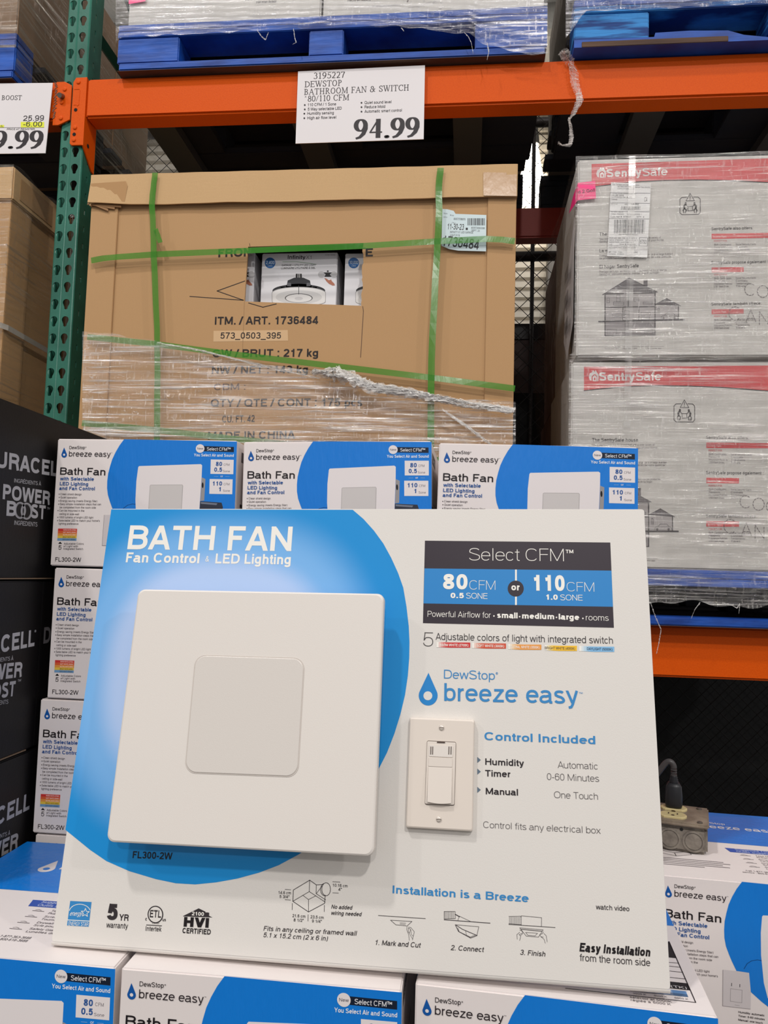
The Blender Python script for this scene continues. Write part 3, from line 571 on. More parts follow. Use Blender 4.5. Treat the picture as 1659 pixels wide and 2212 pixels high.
    s.text('Adjustable Colors', 138.4, 1176.8, 181.3, 1177.2, 4, (96, 88, 90)); s.text('of Light with', 137.7, 1182.4, 168.8, 1182.8, 4, (96, 88, 90)); s.text('Integrated Switch', 137.4, 1188, 179.9, 1188.4, 4, (96, 88, 90))
    s.text('FL300-2W', 119.8, 1213.4, 175.5, 1214.4, 9, DK, res=2)
    s.text('Humidity: automatic', 247.5, 1189, 292, 1191, 3.8, DK, .01); s.text('Timer: 0-60 minutes', 247, 1196, 292, 1198, 3.8, DK, .01); s.text('Manual: one touch', 246.5, 1203, 288, 1205, 3.8, DK, .01)
    s.poly([(438, 964.3), (505.6, 966.2), (505.4, 977.6), (438, 975.6)], NAVY, 2); s.disc(432.7, 969.7, 9.3, PIC, 3)
    s.text('New', 426.2, 971.9, 439.4, 971.9, 4.6, (100, 96, 104), k=5); s.text('Select CFM™', 447.3, 974, 498.4, 975, 7, (226, 226, 230), k=5, res=2)
    s.text('You Select Air and Sound', 419.2, 986.6, 505.3, 987.8, 6.2, (226, 230, 236), .018, res=2)
    for (a, b, c_, d_), r1, r2 in (((455.7, 993.3, 505.3, 1025.2), '80', '0.5'), ((453.3, 1035.5, 503, 1068.4), '110', '1')):
        s.poly([(a, b), (c_, b+.8), (c_-1, d_), (a-.8, d_-.8)], PIC, 2)
        s.text(r1, (466.5 if r1 == '80' else 460), b+14.2, 480, b+14.4, 9.2, LBL, .03, res=2); s.text('CFM', 483.4, b+13.6, 496, b+13.8, 5, (140, 134, 138))
        s.text(r2, 463 if r2 == '0.5' else 473, b+26.4, 480 if r2 == '0.5' else 477, b+26.6, 9.2, LBL, .03, res=2); s.text('Sone', 482, b+27.4, 497, b+27.6, 4.6, (140, 134, 138))
    s.text('or', 476.6, 1031.6, 482, 1031.6, 4.5, (220, 226, 232)); s.line([(463, 1030), (472, 1030.1)], .5, (160, 190, 220)); s.line([(487, 1030.2), (496, 1030.3)], .5, (160, 190, 220))
    s.flush('front_lettering', r)
    # right side print
    s = Sheet((BW, 0, 0), (0, 1, 0), (0, 0, 1), lambda x, y: Vector((BW, x/1000, BH-y/1000)))
    s.rect(28, 14, 110, 30, (60, 52, 56)); s.text('Select CFM', 40, 27, 100, 27, 8, (220, 220, 224))
    s.line([(70, 45), (180, 45), (180, 90), (70, 90)], .8, (160, 150, 150), closed=True)
    for i in range(7): s.rect(30, 108+i*10, 30+(150, 130, 160, 110, 140, 120, 90)[i], 111+i*10, (90, 82, 86))
    s.rect(30, 96, 80, 101, (60, 52, 56)); s.flush('side_print', r)
    # top print : millimetres from the back left corner
    mt = lambda x, y: Vector((x/1000, BD-y/1000, BH))
    s = Sheet((0, 0, BH), (1, 0, 0), (0, 1, 0), mt)
    if top == 'a':
        s.poly([(1, 1), (289, 1), (289, 170), (1, 170)], BLU); s.flush('top_blue_print', r); s.k = 1
        cx, cy, hw = 84, 97, 11
        s.poly([(cx, 66)]+[(cx+hw*math.cos(R_(a)), cy+hw*1.05*math.sin(R_(a))) for a in range(-22, 203, 15)], PIC); s.disc(cx, cy, 4.6, BLU, 3)
        s.text('DewStop', 101, 72, 150, 72, 10, PIC, res=2); s.text('breeze easy', 101, 96, 224, 96, 19, PIC, res=3)
        s.poly([(1, 194), (70, 194), (66, 211), (1, 211)], BLU); s.poly([(120, 194), (289, 194), (289, 212), (124, 212)], (52, 84, 168))
        s.text('Suggested Tools', 134, 201, 188, 201, 6, (190, 200, 225)); s.text('Outils suggérés', 134, 210, 188, 210, 6, (190, 200, 225))
        for i, (a, b) in enumerate((('Tape Measure', 'Ruban à mesurer'), ('Screwdriver', 'Tournevis'), ('Drywall Scraper', 'Scie pour cloison sèche'), ('Safety Glasses', 'Lunettes de sécurité'))):
            y = 222+i*16; s.text(a, 158, y, 158+len(a)*2.9, y, 4.6, (120, 112, 114)); s.text(b, 158, y+7, 158+len(b)*2.9, y+7, 4.6, (120, 112, 114))
            s.line([(136, y+1), (150, y+1)], 1.2, (100, 92, 96)); s.line([(138, y-2), (142, y-3), (146, y-1)], .7, (100, 92, 96))
        s.text('Call 1-877-363-3688', 126, 292, 172, 292, 5, (110, 104, 106)); s.text('service : 800-616-3688', 120, 299, 172, 299, 5, (110, 104, 106))
        s.line([(12, 228), (34, 216), (60, 226), (62, 240), (38, 252), (14, 242)], .9, DK, closed=True); s.line([(12, 228), (38, 238), (60, 226)], .9, DK); s.line([(38, 238), (38, 252)], .9, DK)
        for i in range(5): s.rect(10, 262+i*7, 10+(92, 100, 88, 96, 60)[i], 264.4+i*7, (130, 122, 124))
    else:
        s.poly([(1, 1), (289, 1), (289, 138), (1, 138)], BLU); s.flush('top_blue_print', r); s.k = 1
        s.line([(1, 96), (289, 96)], 1.2, (130, 180, 230))
        s.poly([(150, 178), (268, 178), (275, 184), (275, 222), (150, 222)], (20, 16, 18))
        s.line([(275, 182), (275, 314), (150, 314)], 1.1, DK)
        for y, t in ((222, ''), (234, '0'), (243, '4'), (254, '7'), (268, '35')): s.line([(150, y), (275, y)], .9, DK); s.text(t or '-', 236, y-2, 236+4*max(1, len(t)), y-2, 5.4, DK, .02)
        s.rect(150, 277, 275, 291, (20, 16, 18)); s.text('(CCT)', 234, 282.4, 256, 282.4, 4.4, (220, 214, 214)); s.text('COULEUR (TK)', 214, 289.4, 272, 289.4, 4.6, (220, 214, 214))
        for i, c in enumerate(((200, 196, 200), (178, 188, 208), (148, 172, 206), (96, 140, 190))): s.rect(214+i*14, 294, 228+i*14, 300, c); s.rect(214+i*14, 300, 228+i*14, 305, tuple(int(v*.72) for v in c))
        for i in range(3): s.text(('3500 K', '4000 K', '5000 K')[i], 216+i*20, 311, 229+i*20, 311, 3, (110, 104, 106))
        s.text('selector at 5000K', 212, 319.5, 252, 319.5, 3.8, (110, 104, 106)); s.text('réglée à 5000 K', 212, 325, 250, 325, 3.8, (110, 104, 106))
    s.flush('top_print', r)
    return r
def place(r, x, y, ztop, rz=0, ry=0, label=None, group=None):
    r.location = (x, y, H0+ztop-BH); r.rotation_euler = (0, ry, rz); tag(r, label, 'carton', group)
    return r
pa = carton(); pc = carton(top='c')
FG = 'blue and white fan cartons'
place(pa, -.644, 1.17, .1985, 0, 0, 'blue and white fan carton at the top left of the stack behind the board', FG)
def more(*a, **k): return place(copy_tree(pa), *a, **k)
more(-.342, 1.176, .1975, -.016, -.013, label='middle fan carton of the top row behind the board', group=FG)
more(-.045, 1.172, .1985, -.0, .012, label='rightmost fan carton of the top row behind the board', group=FG)
more(-.636, 1.17, -.0045, label='fan carton left of the board, second from the top in its stack', group=FG)
more(-.646, 1.17, -.2065, label='lowest fan carton of the left stack, showing left of the board near the black cartons', group=FG)
for k, zt in enumerate((-.0065, -.2075)):
    for j, x in enumerate((-.338, -.042)):
        more(x, 1.18, zt, label='fan carton of the %s stack in the %s row, hidden behind the display board' % (('middle', 'right-hand')[j], ('second', 'third')[k]), group=FG)
for j, x in enumerate((-.642, -.342, -.042)):
    more(x, 1.172, -.409, label='base fan carton under the %s stack behind the board' % ('left', 'middle', 'right-hand')[j], group=FG)
more(-.642, .815, -.413, .004, label='front fan carton cut by the left edge of the photo, its top showing tool pictures', group=FG)
more(-.345, .816, -.413, .004, label='front fan carton in the middle below the fan cover', group=FG)
place(pc, -.042, .832, -.412, -.056, label='front fan carton at the right, table print on its top beside the board foot', group=FG)
more(.279, 1.176, -.4095, -.073, label='fan carton at the right edge with the metal outlet box standing on it', group=FG)
# plinth the cartons stand on (below the frame)
tag(G().box((-.66, .80, 0), (.62, 1.56, H0-.614)).out('trim_20', mat('plinth_grey', (110, 106, 102), .7)), kind='structure')
# =================================================================== DISPLAY BOARD
PN = Vector((-.02709, -.98037, .19531)).normalized(); PK = -.8953
def onP(px, py, h=0):
    r = ray(px, py); return CAM + r*((PK+h)/PN.dot(r))
pTL, pTR, pBR, pBL = onP(240, 1099), onP(1391.5, 1100), onP(1448.5, 2138), onP(111, 2034)
PU = (pTR-pTL); PU = (PU-PN*PU.dot(PN)).normalized(); PV = PN.cross(PU)
BRD = mat('board_white', (219, 214, 208), .5, spec=.3, bump=(700, .06))
CVR = mat('moulded_white_plastic', (222, 215, 208), .42, spec=.4, bump=(900, .05))
root = empty('display_board', (pBL+pBR)/2-Vector((0, 0, .0)), 'white and blue display board with mounted square fan cover and ivory wall switch', 'display board')
def slab(g, pts, t, rad=0, n=6, bev=0, back=0):
    """rounded polygon slab: pts on its front, extends back along -PN by t"""
    out = []
    if rad:
        N_ = len(pts)
        for i in range(N_):
            p, a, b = pts[i], pts[i-1], pts[(i+1) % N_]
            da = (a-p).normalized(); db = (b-p).normalized(); c = p+(da+db)*rad
            for k in range(n+1):
                t_ = k/n*math.pi/2; out.append(c-db*rad*math.cos(t_)-da*rad*math.sin(t_))
    else: out = list(pts)
    m = len(out); cen = sum(out, Vector())/m
    rings = [(0, -bev), (-bev*.3, -bev*.3), (-bev, 0), (-t, -back)] if bev else [(0, 0), (-t, -back)]
    vs = []
    for dz, ins in rings:
        for p in out:
            d_ = (p-cen); vs.append(p+d_.normalized()*ins+PN*dz)
    fs = [list(range(m))[::-1]]
    if (out[1]-out[0]).cross(out[2]-out[1]).dot(PN) > 0: fs = [list(range(m))]
    fl = fs[0][0] != 0
    for r in range(len(rings)-1):
        for i in range(m):
            q = (r*m+i, r*m+(i+1) % m, (r+1)*m+(i+1) % m, (r+1)*m+i); fs.append(q if fl else q[::-1])
    fs.append([(len(rings)-1)*m+i for i in range(m)][::(1 if fl else -1)])
    return g.add(vs, fs)
g = slab(G(), [pTL, pBL, pBR, pTR], .005, .003, 3)
# bottom edge folds back under the board in a soft roll
def roll(u, v):
    a = u*1.0; p = pBL.lerp(pBR, a); th = v*R_(105); r_ = .0045
    return p+PN*(r_*(math.cos(th)-1))*1.0-PV*(r_*math.sin(th))
g.grid(roll, 24, 8)
g.grid(lambda u, v: roll(u, 1)-PN*(.02*v), 2, 1)
board = bevel(g.out('board', BRD, root), .0004)
g = G(); mb = (pTL+pTR)/2; fb = (pBL+pBR)/2
ez = H0-.4065
ea = mb+(fb-mb)*.3-PN*.006; 
for sx in (-.06, .06): g.obox(Vector((ea.x+sx-.02, ea.y+.0, ez)), Vector((.04, 0, 0)), Vector((0, .09, 0)), Vector((0, 0, .004))); g.tube([(ea.x+sx, ea.y+.006, ea.z), (ea.x+sx, ea.y+.085, ez+.004)], .006, 4)
g.out('easel_brace', BRD, root)
# printed glow: radial blend from pale periwinkle to blue around the fan cover
bm_ = bpy.data.materials.new('print_blue_glow'); bm_.use_nodes = True; nt = bm_.node_tree; bs = nt.nodes['Principled BSDF']; bs.inputs['Roughness'].default_value = .5; bs.inputs['Specular IOR Level'].default_value = .3
gc = onP(465, 1450)-root.location
tc = nt.nodes.new('ShaderNodeTexCoord'); vm = nt.nodes.new('ShaderNodeVectorMath'); vm.operation = 'SUBTRACT'; vm.inputs[1].default_value = gc
nt.links.new(tc.outputs['Object'], vm.inputs[0])
ds = []
for axis in (PU, PV):
    dp = nt.nodes.new('ShaderNodeVectorMath'); dp.operation = 'DOT_PRODUCT'; dp.inputs[1].default_value = axis; nt.links.new(vm.outputs[0], dp.inputs[0])
    ab = nt.nodes.new('ShaderNodeMath'); ab.operation = 'ABSOLUTE'; nt.links.new(dp.outputs['Value'], ab.inputs[0])
    pw = nt.nodes.new('ShaderNodeMath'); pw.operation = 'POWER'; pw.inputs[1].default_value = 2.5; nt.links.new(ab.outputs[0], pw.inputs[0]); ds.append(pw)
ad = nt.nodes.new('ShaderNodeMath'); ad.operation = 'ADD'; nt.links.new(ds[0].outputs[0], ad.inputs[0]); nt.links.new(ds[1].outputs[0], ad.inputs[1])
rt = nt.nodes.new('ShaderNodeMath'); rt.operation = 'POWER'; rt.inputs[1].default_value = .4; nt.links.new(ad.outputs[0], rt.inputs[0])
cr = nt.nodes.new('ShaderNodeValToRGB'); rmp = cr.color_ramp.elements
rmp[0].position = .115; rmp[0].color = lin((176, 200, 238))+(1,); rmp[1].position = .205; rmp[1].color = lin((16, 138, 208))+(1,)
e = rmp.new(.15); e.color = lin((118, 176, 230))+(1,)
cr.color_ramp.interpolation = 'EASE'
nt.links.new(rt.outputs[0], cr.inputs[0]); nt.links.new(cr.outputs[0], bs.inputs['Base Color'])
s = Sheet(pBL, PU, PV, onP, eps=.00018)
s.poly([(240.5, 1100.3), (762, 1101.3), (785, 1121), (807.6, 1146), (828, 1174), (845, 1205), (860, 1238), (871, 1269), (878, 1310), (883, 1353), (884.6, 1387), (884, 1421), (881, 1460), (875, 1501), (865, 1543), (852, 1585),
        (836, 1626), (816, 1665), (790, 1708), (760, 1748), (725, 1786), (685, 1820), (643, 1847), (602, 1869), (560, 1885), (512, 1898), (467, 1906), (422, 1910.5), (380, 1908), (337, 1899), (280, 1882), (230, 1860), (195, 1836), (141.5, 1792.5)], bm_)
s.flush('blue_print', root); s.k = 1
WI = (238, 234, 226); BK = (44, 34, 44); BL = (34, 128, 196); TX = (48, 42, 44); TG = (74, 68, 70); BT = (52, 132, 192)
s.text('BATH FAN', 275, 1186.5, 630, 1190.7, 51.5, WI, .018, res=4)
s.text('Fan Control', 271.7, 1214.8, 430, 1217, 21.5, WI, .022); s.text('&', 443.5, 1213.2, 451.5, 1213.4, 12, WI); s.text('LED Lighting', 465, 1217.3, 627.5, 1219.5, 21.5, WI, .022)
s.text('FL300-2W', 286.5, 1853.5, 372, 1856.8, 15, (14, 18, 28), .018)
s.flush('headline_lettering', root); s.k = 1
s.poly([(918, 1168), (1318.2, 1172), (1326, 1356), (913.7, 1346)], BK, 1)
s.poly([(917, 1228), (1320.8, 1232.8), (1324, 1310.8), (915, 1303.5)], BL, 2)
s.poly([(1112.6, 1230.5), (1116.4, 1230.5), (1116.4, 1307), (1112.6, 1307)], WI, 3); s.disc(1114, 1271.6, 17.4, BK, 4)
s.k = 4
s.text('Select CFM', 1013.5, 1210.6, 1218, 1212.6, 26.5, WI, -.022); s.text('TM', 1222, 1195.2, 1238.4, 1195.4, 7.6, WI, .02, res=2)
s.text('80', 957, 1272.8, 1009.8, 1273.6, 33, WI, .032); s.text('CFM', 1014, 1273.6, 1070, 1274.4, 20, WI, -.022)
s.text('0.5', 973.3, 1292, 1001.9, 1292.4, 11.4, WI, .035); s.text('SONE', 1007, 1293, 1053, 1294, 12.4, WI, -.01)
s.text('or', 1104.6, 1275.3, 1122.5, 1275.6, 14.5, WI, .03, k=8)
s.text('110', 1153.4, 1276, 1220, 1277, 34, WI, .035); s.text('CFM', 1224.5, 1277.4, 1283.7, 1278.4, 20, WI, -.022)
s.text('1.0', 1180, 1295.6, 1204.8, 1296, 11.4, WI, .035); s.text('SONE', 1210.4, 1296.8, 1258.5, 1297.6, 12.4, WI, -.01)
s.text('Powerful Airflow for', 923.6, 1332.3, 1060, 1335, 12.6, WI, -.012)
for x, y in ((1067, 1330.8), (1122.5, 1332.2), (1202, 1333.8), (1259, 1336)): s.disc(x, y, 1.7, WI, 7, 10)
s.text('small', 1073.8, 1334.8, 1118, 1336, 12.4, WI, .032); s.text('medium', 1127.8, 1336.3, 1197, 1338, 12.4, WI, .032); s.text('large', 1206.8, 1338.2, 1251.2, 1339.5, 12.4, WI, .032); s.text('rooms', 1265.5, 1340, 1314.9, 1341.2, 12.6, WI, -.012)
s.flush('airflow_banner', root); s.k = 1
s.text('5', 914, 1396, 935.5, 1396.4, 30, TX, -.03); s.text('Adjustable colors of light with integrated switch', 941, 1382, 1324, 1390.6, 14.6, TX, -.008)
for (x0, x1, y0, y1, c, t, tx, tc_) in ((943, 1015.8, 1387, 1388, (200, 44, 44), 'WARM WHITE (2700K)', 949, WI), (1019.8, 1093, 1388.7, 1390, (206, 78, 50), 'SOFT WHITE (3000K)', 1030, WI), (1097.7, 1169.3, 1391.2, 1392.6, (228, 150, 62), 'NEUTRAL WHITE (3500K)', 1098.5, WI),
        (1176.6, 1246.2, 1393.6, 1395, (238, 188, 44), 'BRIGHT WHITE (4000K)', 1177, (110, 90, 50)), (1251, 1326.8, 1395.3, 1397, (128, 182, 222), 'DAYLIGHT (5000K)', 1268, (50, 70, 96))):
    for i in range(8):
        a = i/8; b = (i+1)/8; f = min(1, i/4.5); cc = tuple(int(WI[j]+(c[j]-WI[j])*f) for j in range(3)); 
        if i == 7: b = 1
        xa, xb = x0+(x1-x0)*(a*.5 if i < 7 else .4375), x0+(x1-x0)*(b*.5 if i < 7 else 1)
        s.poly([(xa, y0+(y1-y0)*a), (xb, y0+(y1-y0)*b), (xb, y0+11.2+(y1-y0)*b), (xa, y0+11.2+(y1-y0)*a)], cc, 2)
    s.text(t, tx, y0+8.8, x1-4, y1+8.8, 5.6, tc_, .01, k=5, res=2)
s.flush('colour_strips', root); s.k = 1
BD2 = (30, 128, 198)
s.poly([(925.6, 1453.3)]+[(925+20.4*math.cos(R_(a)), 1502.5+21.5*math.sin(R_(a))) for a in range(-20, 203, 10)], BD2); s.disc(924.3, 1503, 9.6, BRD, 3)
s.text('DewStop', 959, 1465.5, 1069, 1468.6, 19, BT, -.008); s.text('®', 1071, 1457, 1075.6, 1457, 5, BT, res=2)
s.text('breeze easy', 959.6, 1514, 1249.5, 1521, 38.5, BT, .002, res=5); s.text('TM', 1250.5, 1498.6, 1258.5, 1498.8, 3.6, BT)
s.flush('brand_logo', root); s.k = 1
s.text('Control Included', 1046.6, 1598.6, 1286, 1607.6, 17.5, BT, .016, res=3)
for y in (1641.6, 1666.8, 1706.2): s.poly([(1031, y-6.6), (1038.6, y), (1031, y+6.6)], (96, 112, 128))
s.text('Humidity', 1048.3, 1652, 1131.8, 1655.4, 14, (34, 26, 30), .014); s.text('Timer', 1048, 1677, 1102.7, 1679, 14, (34, 26, 30), .014); s.text('Manual', 1049.3, 1715.6, 1119, 1718.4, 14, (34, 26, 30), .014)
s.text('Automatic', 1204.8, 1658.8, 1291, 1662.2, 14.4, TG, -.016); s.text('0-60 Minutes', 1181.6, 1684.4, 1294.3, 1688.8, 14.4, TG, -.016); s.text('One Touch', 1197, 1723.6, 1291.6, 1727.4, 14.4, TG, -.016)
s.text('Control fits any electrical box', 1044, 1788, 1297.6, 1801, 14, TG, -.016)
s.flush('control_lettering', root); s.k = 1
# certification marks
s.poly([(151.9, 1946), (198, 1948.4), (191.7, 2001.8), (145, 1999)], BT); s.line([(146.6, 1987), (193.4, 1989.6)], 1.6, WI, 3)
s.line([(150+23.4*(1-math.cos(R_(a)))*.98+.0, 1970-17.5*math.sin(R_(a))+1.2*a/180) for a in range(12, 172, 10)], 1.4, WI, 3)
s.text('energy', 150, 1977.6, 176, 1978.4, 10, WI, -.005, it=.5, res=2)
sc_ = [(184.5+(9.6 if i % 2 == 0 else 4)*math.sin(R_(36*i+4)), 1971.5-(9.6 if i % 2 == 0 else 4)*math.cos(R_(36*i+4))) for i in range(10)]
s.poly(sc_, BT, 3); s.line(sc_, 1.2, WI, 5, True); s.text('ENERGY STAR', 148, 1998.4, 190.6, 2000.8, 8.6, WI, -.006, res=2)
s.text('5', 230.5, 1986.6, 253, 1987.8, 35, TX, .04); s.text('YR', 257, 1988.2, 277.5, 1989.2, 14, TX, .02); s.text('warranty', 229.5, 2003.4, 276, 2006.2, 12.5, TX)
s.disc(335.9, 1975.4, 17, TX, 1, 28, 19); s.disc(335.9, 1975.4, 14.6, BRD, 2, 28, 16.6); s.text('ETL', 323.6, 1981.4, 348, 1982.4, 16, TX, .02, k=4); s.text('c', 314, 1988.4, 317.4, 1988.5, 8, TX, .02); s.text('us', 351, 1989.6, 358.6, 1989.8, 7, TX, .02); s.text('LISTED', 329, 1995.4, 344, 1995.8, 3.2, TX)
s.line([(316.6, 1998), (349.4, 1999.8)], 1.6, TX); s.text('Intertek', 314.6, 2010.4, 348.7, 2012.2, 10.5, TX, .004, res=2)
s.poly([(395.6, 1978.6), (429.4, 1962), (444, 1969.2), (444.2, 1971), (446, 1971), (446.4, 1970.6), (452, 1971.4), (451.8, 1978), (459, 1981.8), (452, 1981.4), (396, 1979.4)], TX, 1)
s.text('2100', 414.5, 1977, 440.5, 1978.4, 8, WI, .02, k=4, res=2); s.text('HVI', 396.6, 2001.4, 450.6, 2004, 21, (24, 18, 20), .055); s.text('CERTIFIED', 394, 2015.3, 455, 2018.8, 11.4, (24, 18, 20), .026)
s.flush('certification_marks', root); s.k = 1
# housing drawing
def L(*p, w_=1.3, c=TX): s.line(p, w_, c)
q = lambda *p: [(550+x/2.9625, 1860+y/2.9625) for x, y in p]
s.line(q((353, 122), (248, 185), (245, 257), (345, 325), (448, 270), (452, 218)), 1.3, TX); s.line(q((353, 122), (395, 152), (440, 150)), 1.3, TX); s.line(q((353, 122), (350, 195), (452, 262)), 1.1, TX)
s.line(q((350, 195), (245, 257)), 1.1, TX); s.line(q((308, 218), (345, 246), (392, 222)), 1, TX); s.line(q((345, 246), (345, 325)), 1, TX); s.line(q((395, 152), (394, 208), (455, 248)), 1.1, TX); s.line(q((395, 208), (432, 160)), 1, TX)
s.line([(550+(458+28*math.cos(R_(a)))/2.9625, 1860+(180+42*math.sin(R_(a)))/2.9625) for a in range(0, 360, 24)], 1.2, TX, closed=True); s.line([(550+(448+26*math.cos(R_(a)))/2.9625, 1860+(182+40*math.sin(R_(a)))/2.9625) for a in range(80, 290, 24)], 1.1, TX)
for a in (((195, 181), (232, 184)), ((195, 247), (230, 249)), ((500, 132), (547, 135)), ((500, 203), (537, 205)), ((242, 270), (241, 312)), ((447, 282), (446, 324)), ((343, 342), (342, 384))): s.line(q(*a), 1, TX)
s.text('14.6 cm', 601.6, 1931, 628.6, 1931.8, 6.6, TX, .006); s.text('5 3/4"', 604, 1939.5, 625, 1940.3, 6.4, TX, .006); s.text('10.16 cm', 718.8, 1915, 750.8, 1916.9, 6.6, TX, .006); s.text('4"', 730.6, 1924, 738.4, 1924.2, 6.4, TX, .006)
s.text('21.6 cm', 631.7, 1980.8, 659.7, 1982.4, 6.6, TX, .006); s.text('8 1/2"', 634.4, 1990, 656, 1991.2, 6.4, TX, .006); s.text('23.5 cm', 670.8, 1983.3, 699.2, 1985, 6.6, TX, .006); s.text('9 1/4"', 673.9, 1992.3, 695, 1993.4, 6.4, TX, .006)
s.text('No added', 715.4, 1962.5, 760, 1964.8, 8.8, TX, .012, it=.22, res=2); s.text('wiring needed', 714.7, 1975.8, 780, 1979, 8.8, TX, .012, it=.22, res=2)
s.text('Fits in any ceiling or framed wall', 569.2, 2010, 769.4, 2021, 10.2, TX, .002, it=.2, res=2); s.text('5.1 x 15.2 cm (2 x 6 in)', 568.6, 2024, 707.3, 2032, 10.2, TX, .002, it=.2, res=2)
s.flush('housing_diagram', root); s.k = 1
s.text('Installation is a Breeze', 848, 1929.4, 1141.9, 1948.8, 17, BT, .016, res=3)
s.line(q((792, 348), (1093, 368)), 1.2, TX); s.line(q((870, 378), (1007, 386), (975, 416)), 1, TG); s.line(q((870, 378), (905, 408), (972, 414)), 1, TG); s.line(q((930, 394), (968, 397)), .7, TG); s.line(q((930, 402), (966, 405)), .7, TG)
s.line(q((975, 418), (974, 440), (986, 470), (990, 508)), .8, TG); s.line(q((984, 422), (1000, 425), (1022, 452), (1010, 505)), .8, TG); s.line(q((984, 428), (998, 436), (992, 460), (984, 455), (984, 428)), .8, TG); s.line(q((1000, 440), (1004, 470), (1016, 480)), .7, TG); s.line(q((990, 462), (1012, 500)), .7, TG)
s.line(q((1213, 375), (1507, 397)), 1.6, TG); s.line(q((1213, 322), (1283, 322), (1285, 368), (1213, 370)), .9, TG, closed=True)
for i in range(9): s.line(q((1218+i*7, 323), (1219+i*7, 369)), .6, TG)
s.line(q((1283, 340), (1312, 356)), 1.8, TX); s.line(q((1300, 380), (1310, 352), (1380, 385)), .8, TG); s.line(q((1284, 407), (1435, 420), (1422, 476)), .9, TG); s.line(q((1284, 407), (1305, 450), (1382, 492), (1424, 476), (1330, 436), (1290, 410)), 1.4, TG); s.line(q((1300, 428), (1310, 452), (1380, 486), (1415, 472)), .9, TG); s.line(q((1350, 446), (1356, 474)), .7, TG)
q2 = lambda *p: [(1099+x/2.9625, 1860+y/2.9625) for x, y in p]
s.line(q2((0, 405), (297, 425)), 1.2, TX); s.line(q2((80, 350), (210, 362), (209, 416)), .9, TG); s.line(q2((80, 350), (80, 408)), .9, TG); s.line(q2((0, 354), (74, 352), (80, 360)), .8, TG); s.line(q2((0, 400), (80, 406)), .8, TG)
for i in range(10): s.line(q2((4+i*7.5, 356), (4+i*7.5, 402)), .6, TG)
s.line(q2((70, 427), (220, 440), (190, 486), (112, 480)), .9, TG, closed=True); s.line(q2((78, 436), (214, 449)), 1.4, TG); s.line(q2((108, 456), (184, 462), (168, 478), (122, 474)), .8, TG, closed=True)
for a in (((70, 440), (84, 446), (90, 462), (74, 478), (66, 470), (84, 462)), ((70, 455), (52, 470), (54, 500)), ((76, 480), (70, 508)), ((222, 452), (214, 464), (198, 470), (206, 484), (222, 486)), ((224, 462), (240, 478), (246, 518)), ((206, 484), (226, 500), (234, 526))): s.line(q2(*a), .8, TG)
s.text('1. Mark and Cut', 810, 2040.6, 907.8, 2047, 11, TX, .004, it=.2, res=2); s.text('2. Connect', 973.6, 2052, 1044.5, 2056.4, 11, TX, .004, it=.2, res=2); s.text('3. Finish', 1123.3, 2062, 1177.3, 2066, 11, TX, .004, it=.2, res=2)
s.text('watch video', 1287.4, 1964, 1359.6, 1968.4, 11, TX, res=2)
s.text('Easy Installation', 1251.6, 2055, 1403.8, 2066, 19, (24, 18, 20), .035, it=.16, res=3); s.text('from the room side', 1252.6, 2075.4, 1404.8, 2087, 15.5, TX, -.006, it=0)
s.flush('installation_steps', root)
# fan cover
h = .034
cv = [onP(x, y, h) for x, y in ((297.9, 1272), (228.3, 1819), (807.6, 1851), (830, 1282))]
g = slab(G(), cv, .011, .008, 6, bev=.003)
cover = g.out('fan_cover', CVR, root)
cc = sum(cv, Vector())/4
g = slab(G(), [p+(cc-p).normalized()*.035-PN*.011 for p in cv], .0205, .01, 5); g.out('cover_housing', mat('housing_grey', (180, 176, 170), .5), cover)
ln = [onP(x, y, h+.0004) for x, y in ((423.6, 1416.5), (400.4, 1667.5), (642, 1677), (656.5, 1423.6))]
lc = sum(ln, Vector())/4
# thin groove ring round the lens, then the lens itself slightly domed
slab(G(), [p+(p-lc).normalized()*.0016 for p in ln], .0002, .0125, 8).out('lens_groove', mat('groove_shade', (200, 191, 183), .6), cover)
slab(G(), [p+PN*.0006 for p in ln], .0008, .012, 8, bev=.0006).out('light_lens', mat('frosted_lens', (214, 207, 200), .3, spec=.45, bump=(900, .05)), cover)
# wall switch
h = .008
sp = [onP(x, y, h) for x, y in ((884.8, 1549), (876.5, 1788), (1020.8, 1796.9), (1025, 1554.8))]
sw = slab(G(), sp, .0076, .002, 4, bev=.0022).out('switch_plate', mat('switch_ivory', (222, 211, 200), .4), root)
SWM = mat('switch_white', (222, 212, 202), .32)
fr = [onP(x, y, h+.0003) for x, y in ((922.3, 1599.6), (917.4, 1738), (981.8, 1740.6), (985.4, 1602.6))]
slab(G(), fr, .0004, .0018, 4).out('frame_gap', mat('gap_dark', (96, 84, 76), .7), sw)
c0 = sum(fr, Vector())/4
slab(G(), [p+(c0-p).normalized()*.0008+PN*.0011 for p in fr], .0014, .0014, 4, bev=.0005).out('switch_frame', SWM, sw)
h2 = h+.0018
def sq(pts, hh): return [onP(x, y, hh) for x, y in pts]
slab(G(), sq(((928, 1609), (926.8, 1633.6), (977.6, 1635.8), (978.6, 1611.2)), h2+.0004), .0006, .0008, 3).out('sensor_window', mat('sensor_gloss', (226, 218, 210), .12, spec=.7), sw)
g = G()
for x in (930.8, 934.8, 969.8, 974.6): slab(g, sq(((x-.9, 1612.5), (x-1.4, 1629.6), (x+.5, 1629.8), (x+1, 1612.7)), h2+.0007), .0002)
g.out('sensor_slot', mat('gap_dark', (96, 84, 76), .7), sw)
slab(G(), sq(((944, 1602.2), (943.7, 1604.6), (961.3, 1605.2), (961.5, 1602.8)), h2+.0002), .0003).out('status_slot', mat('slot_brown', (70, 52, 44), .5), sw)
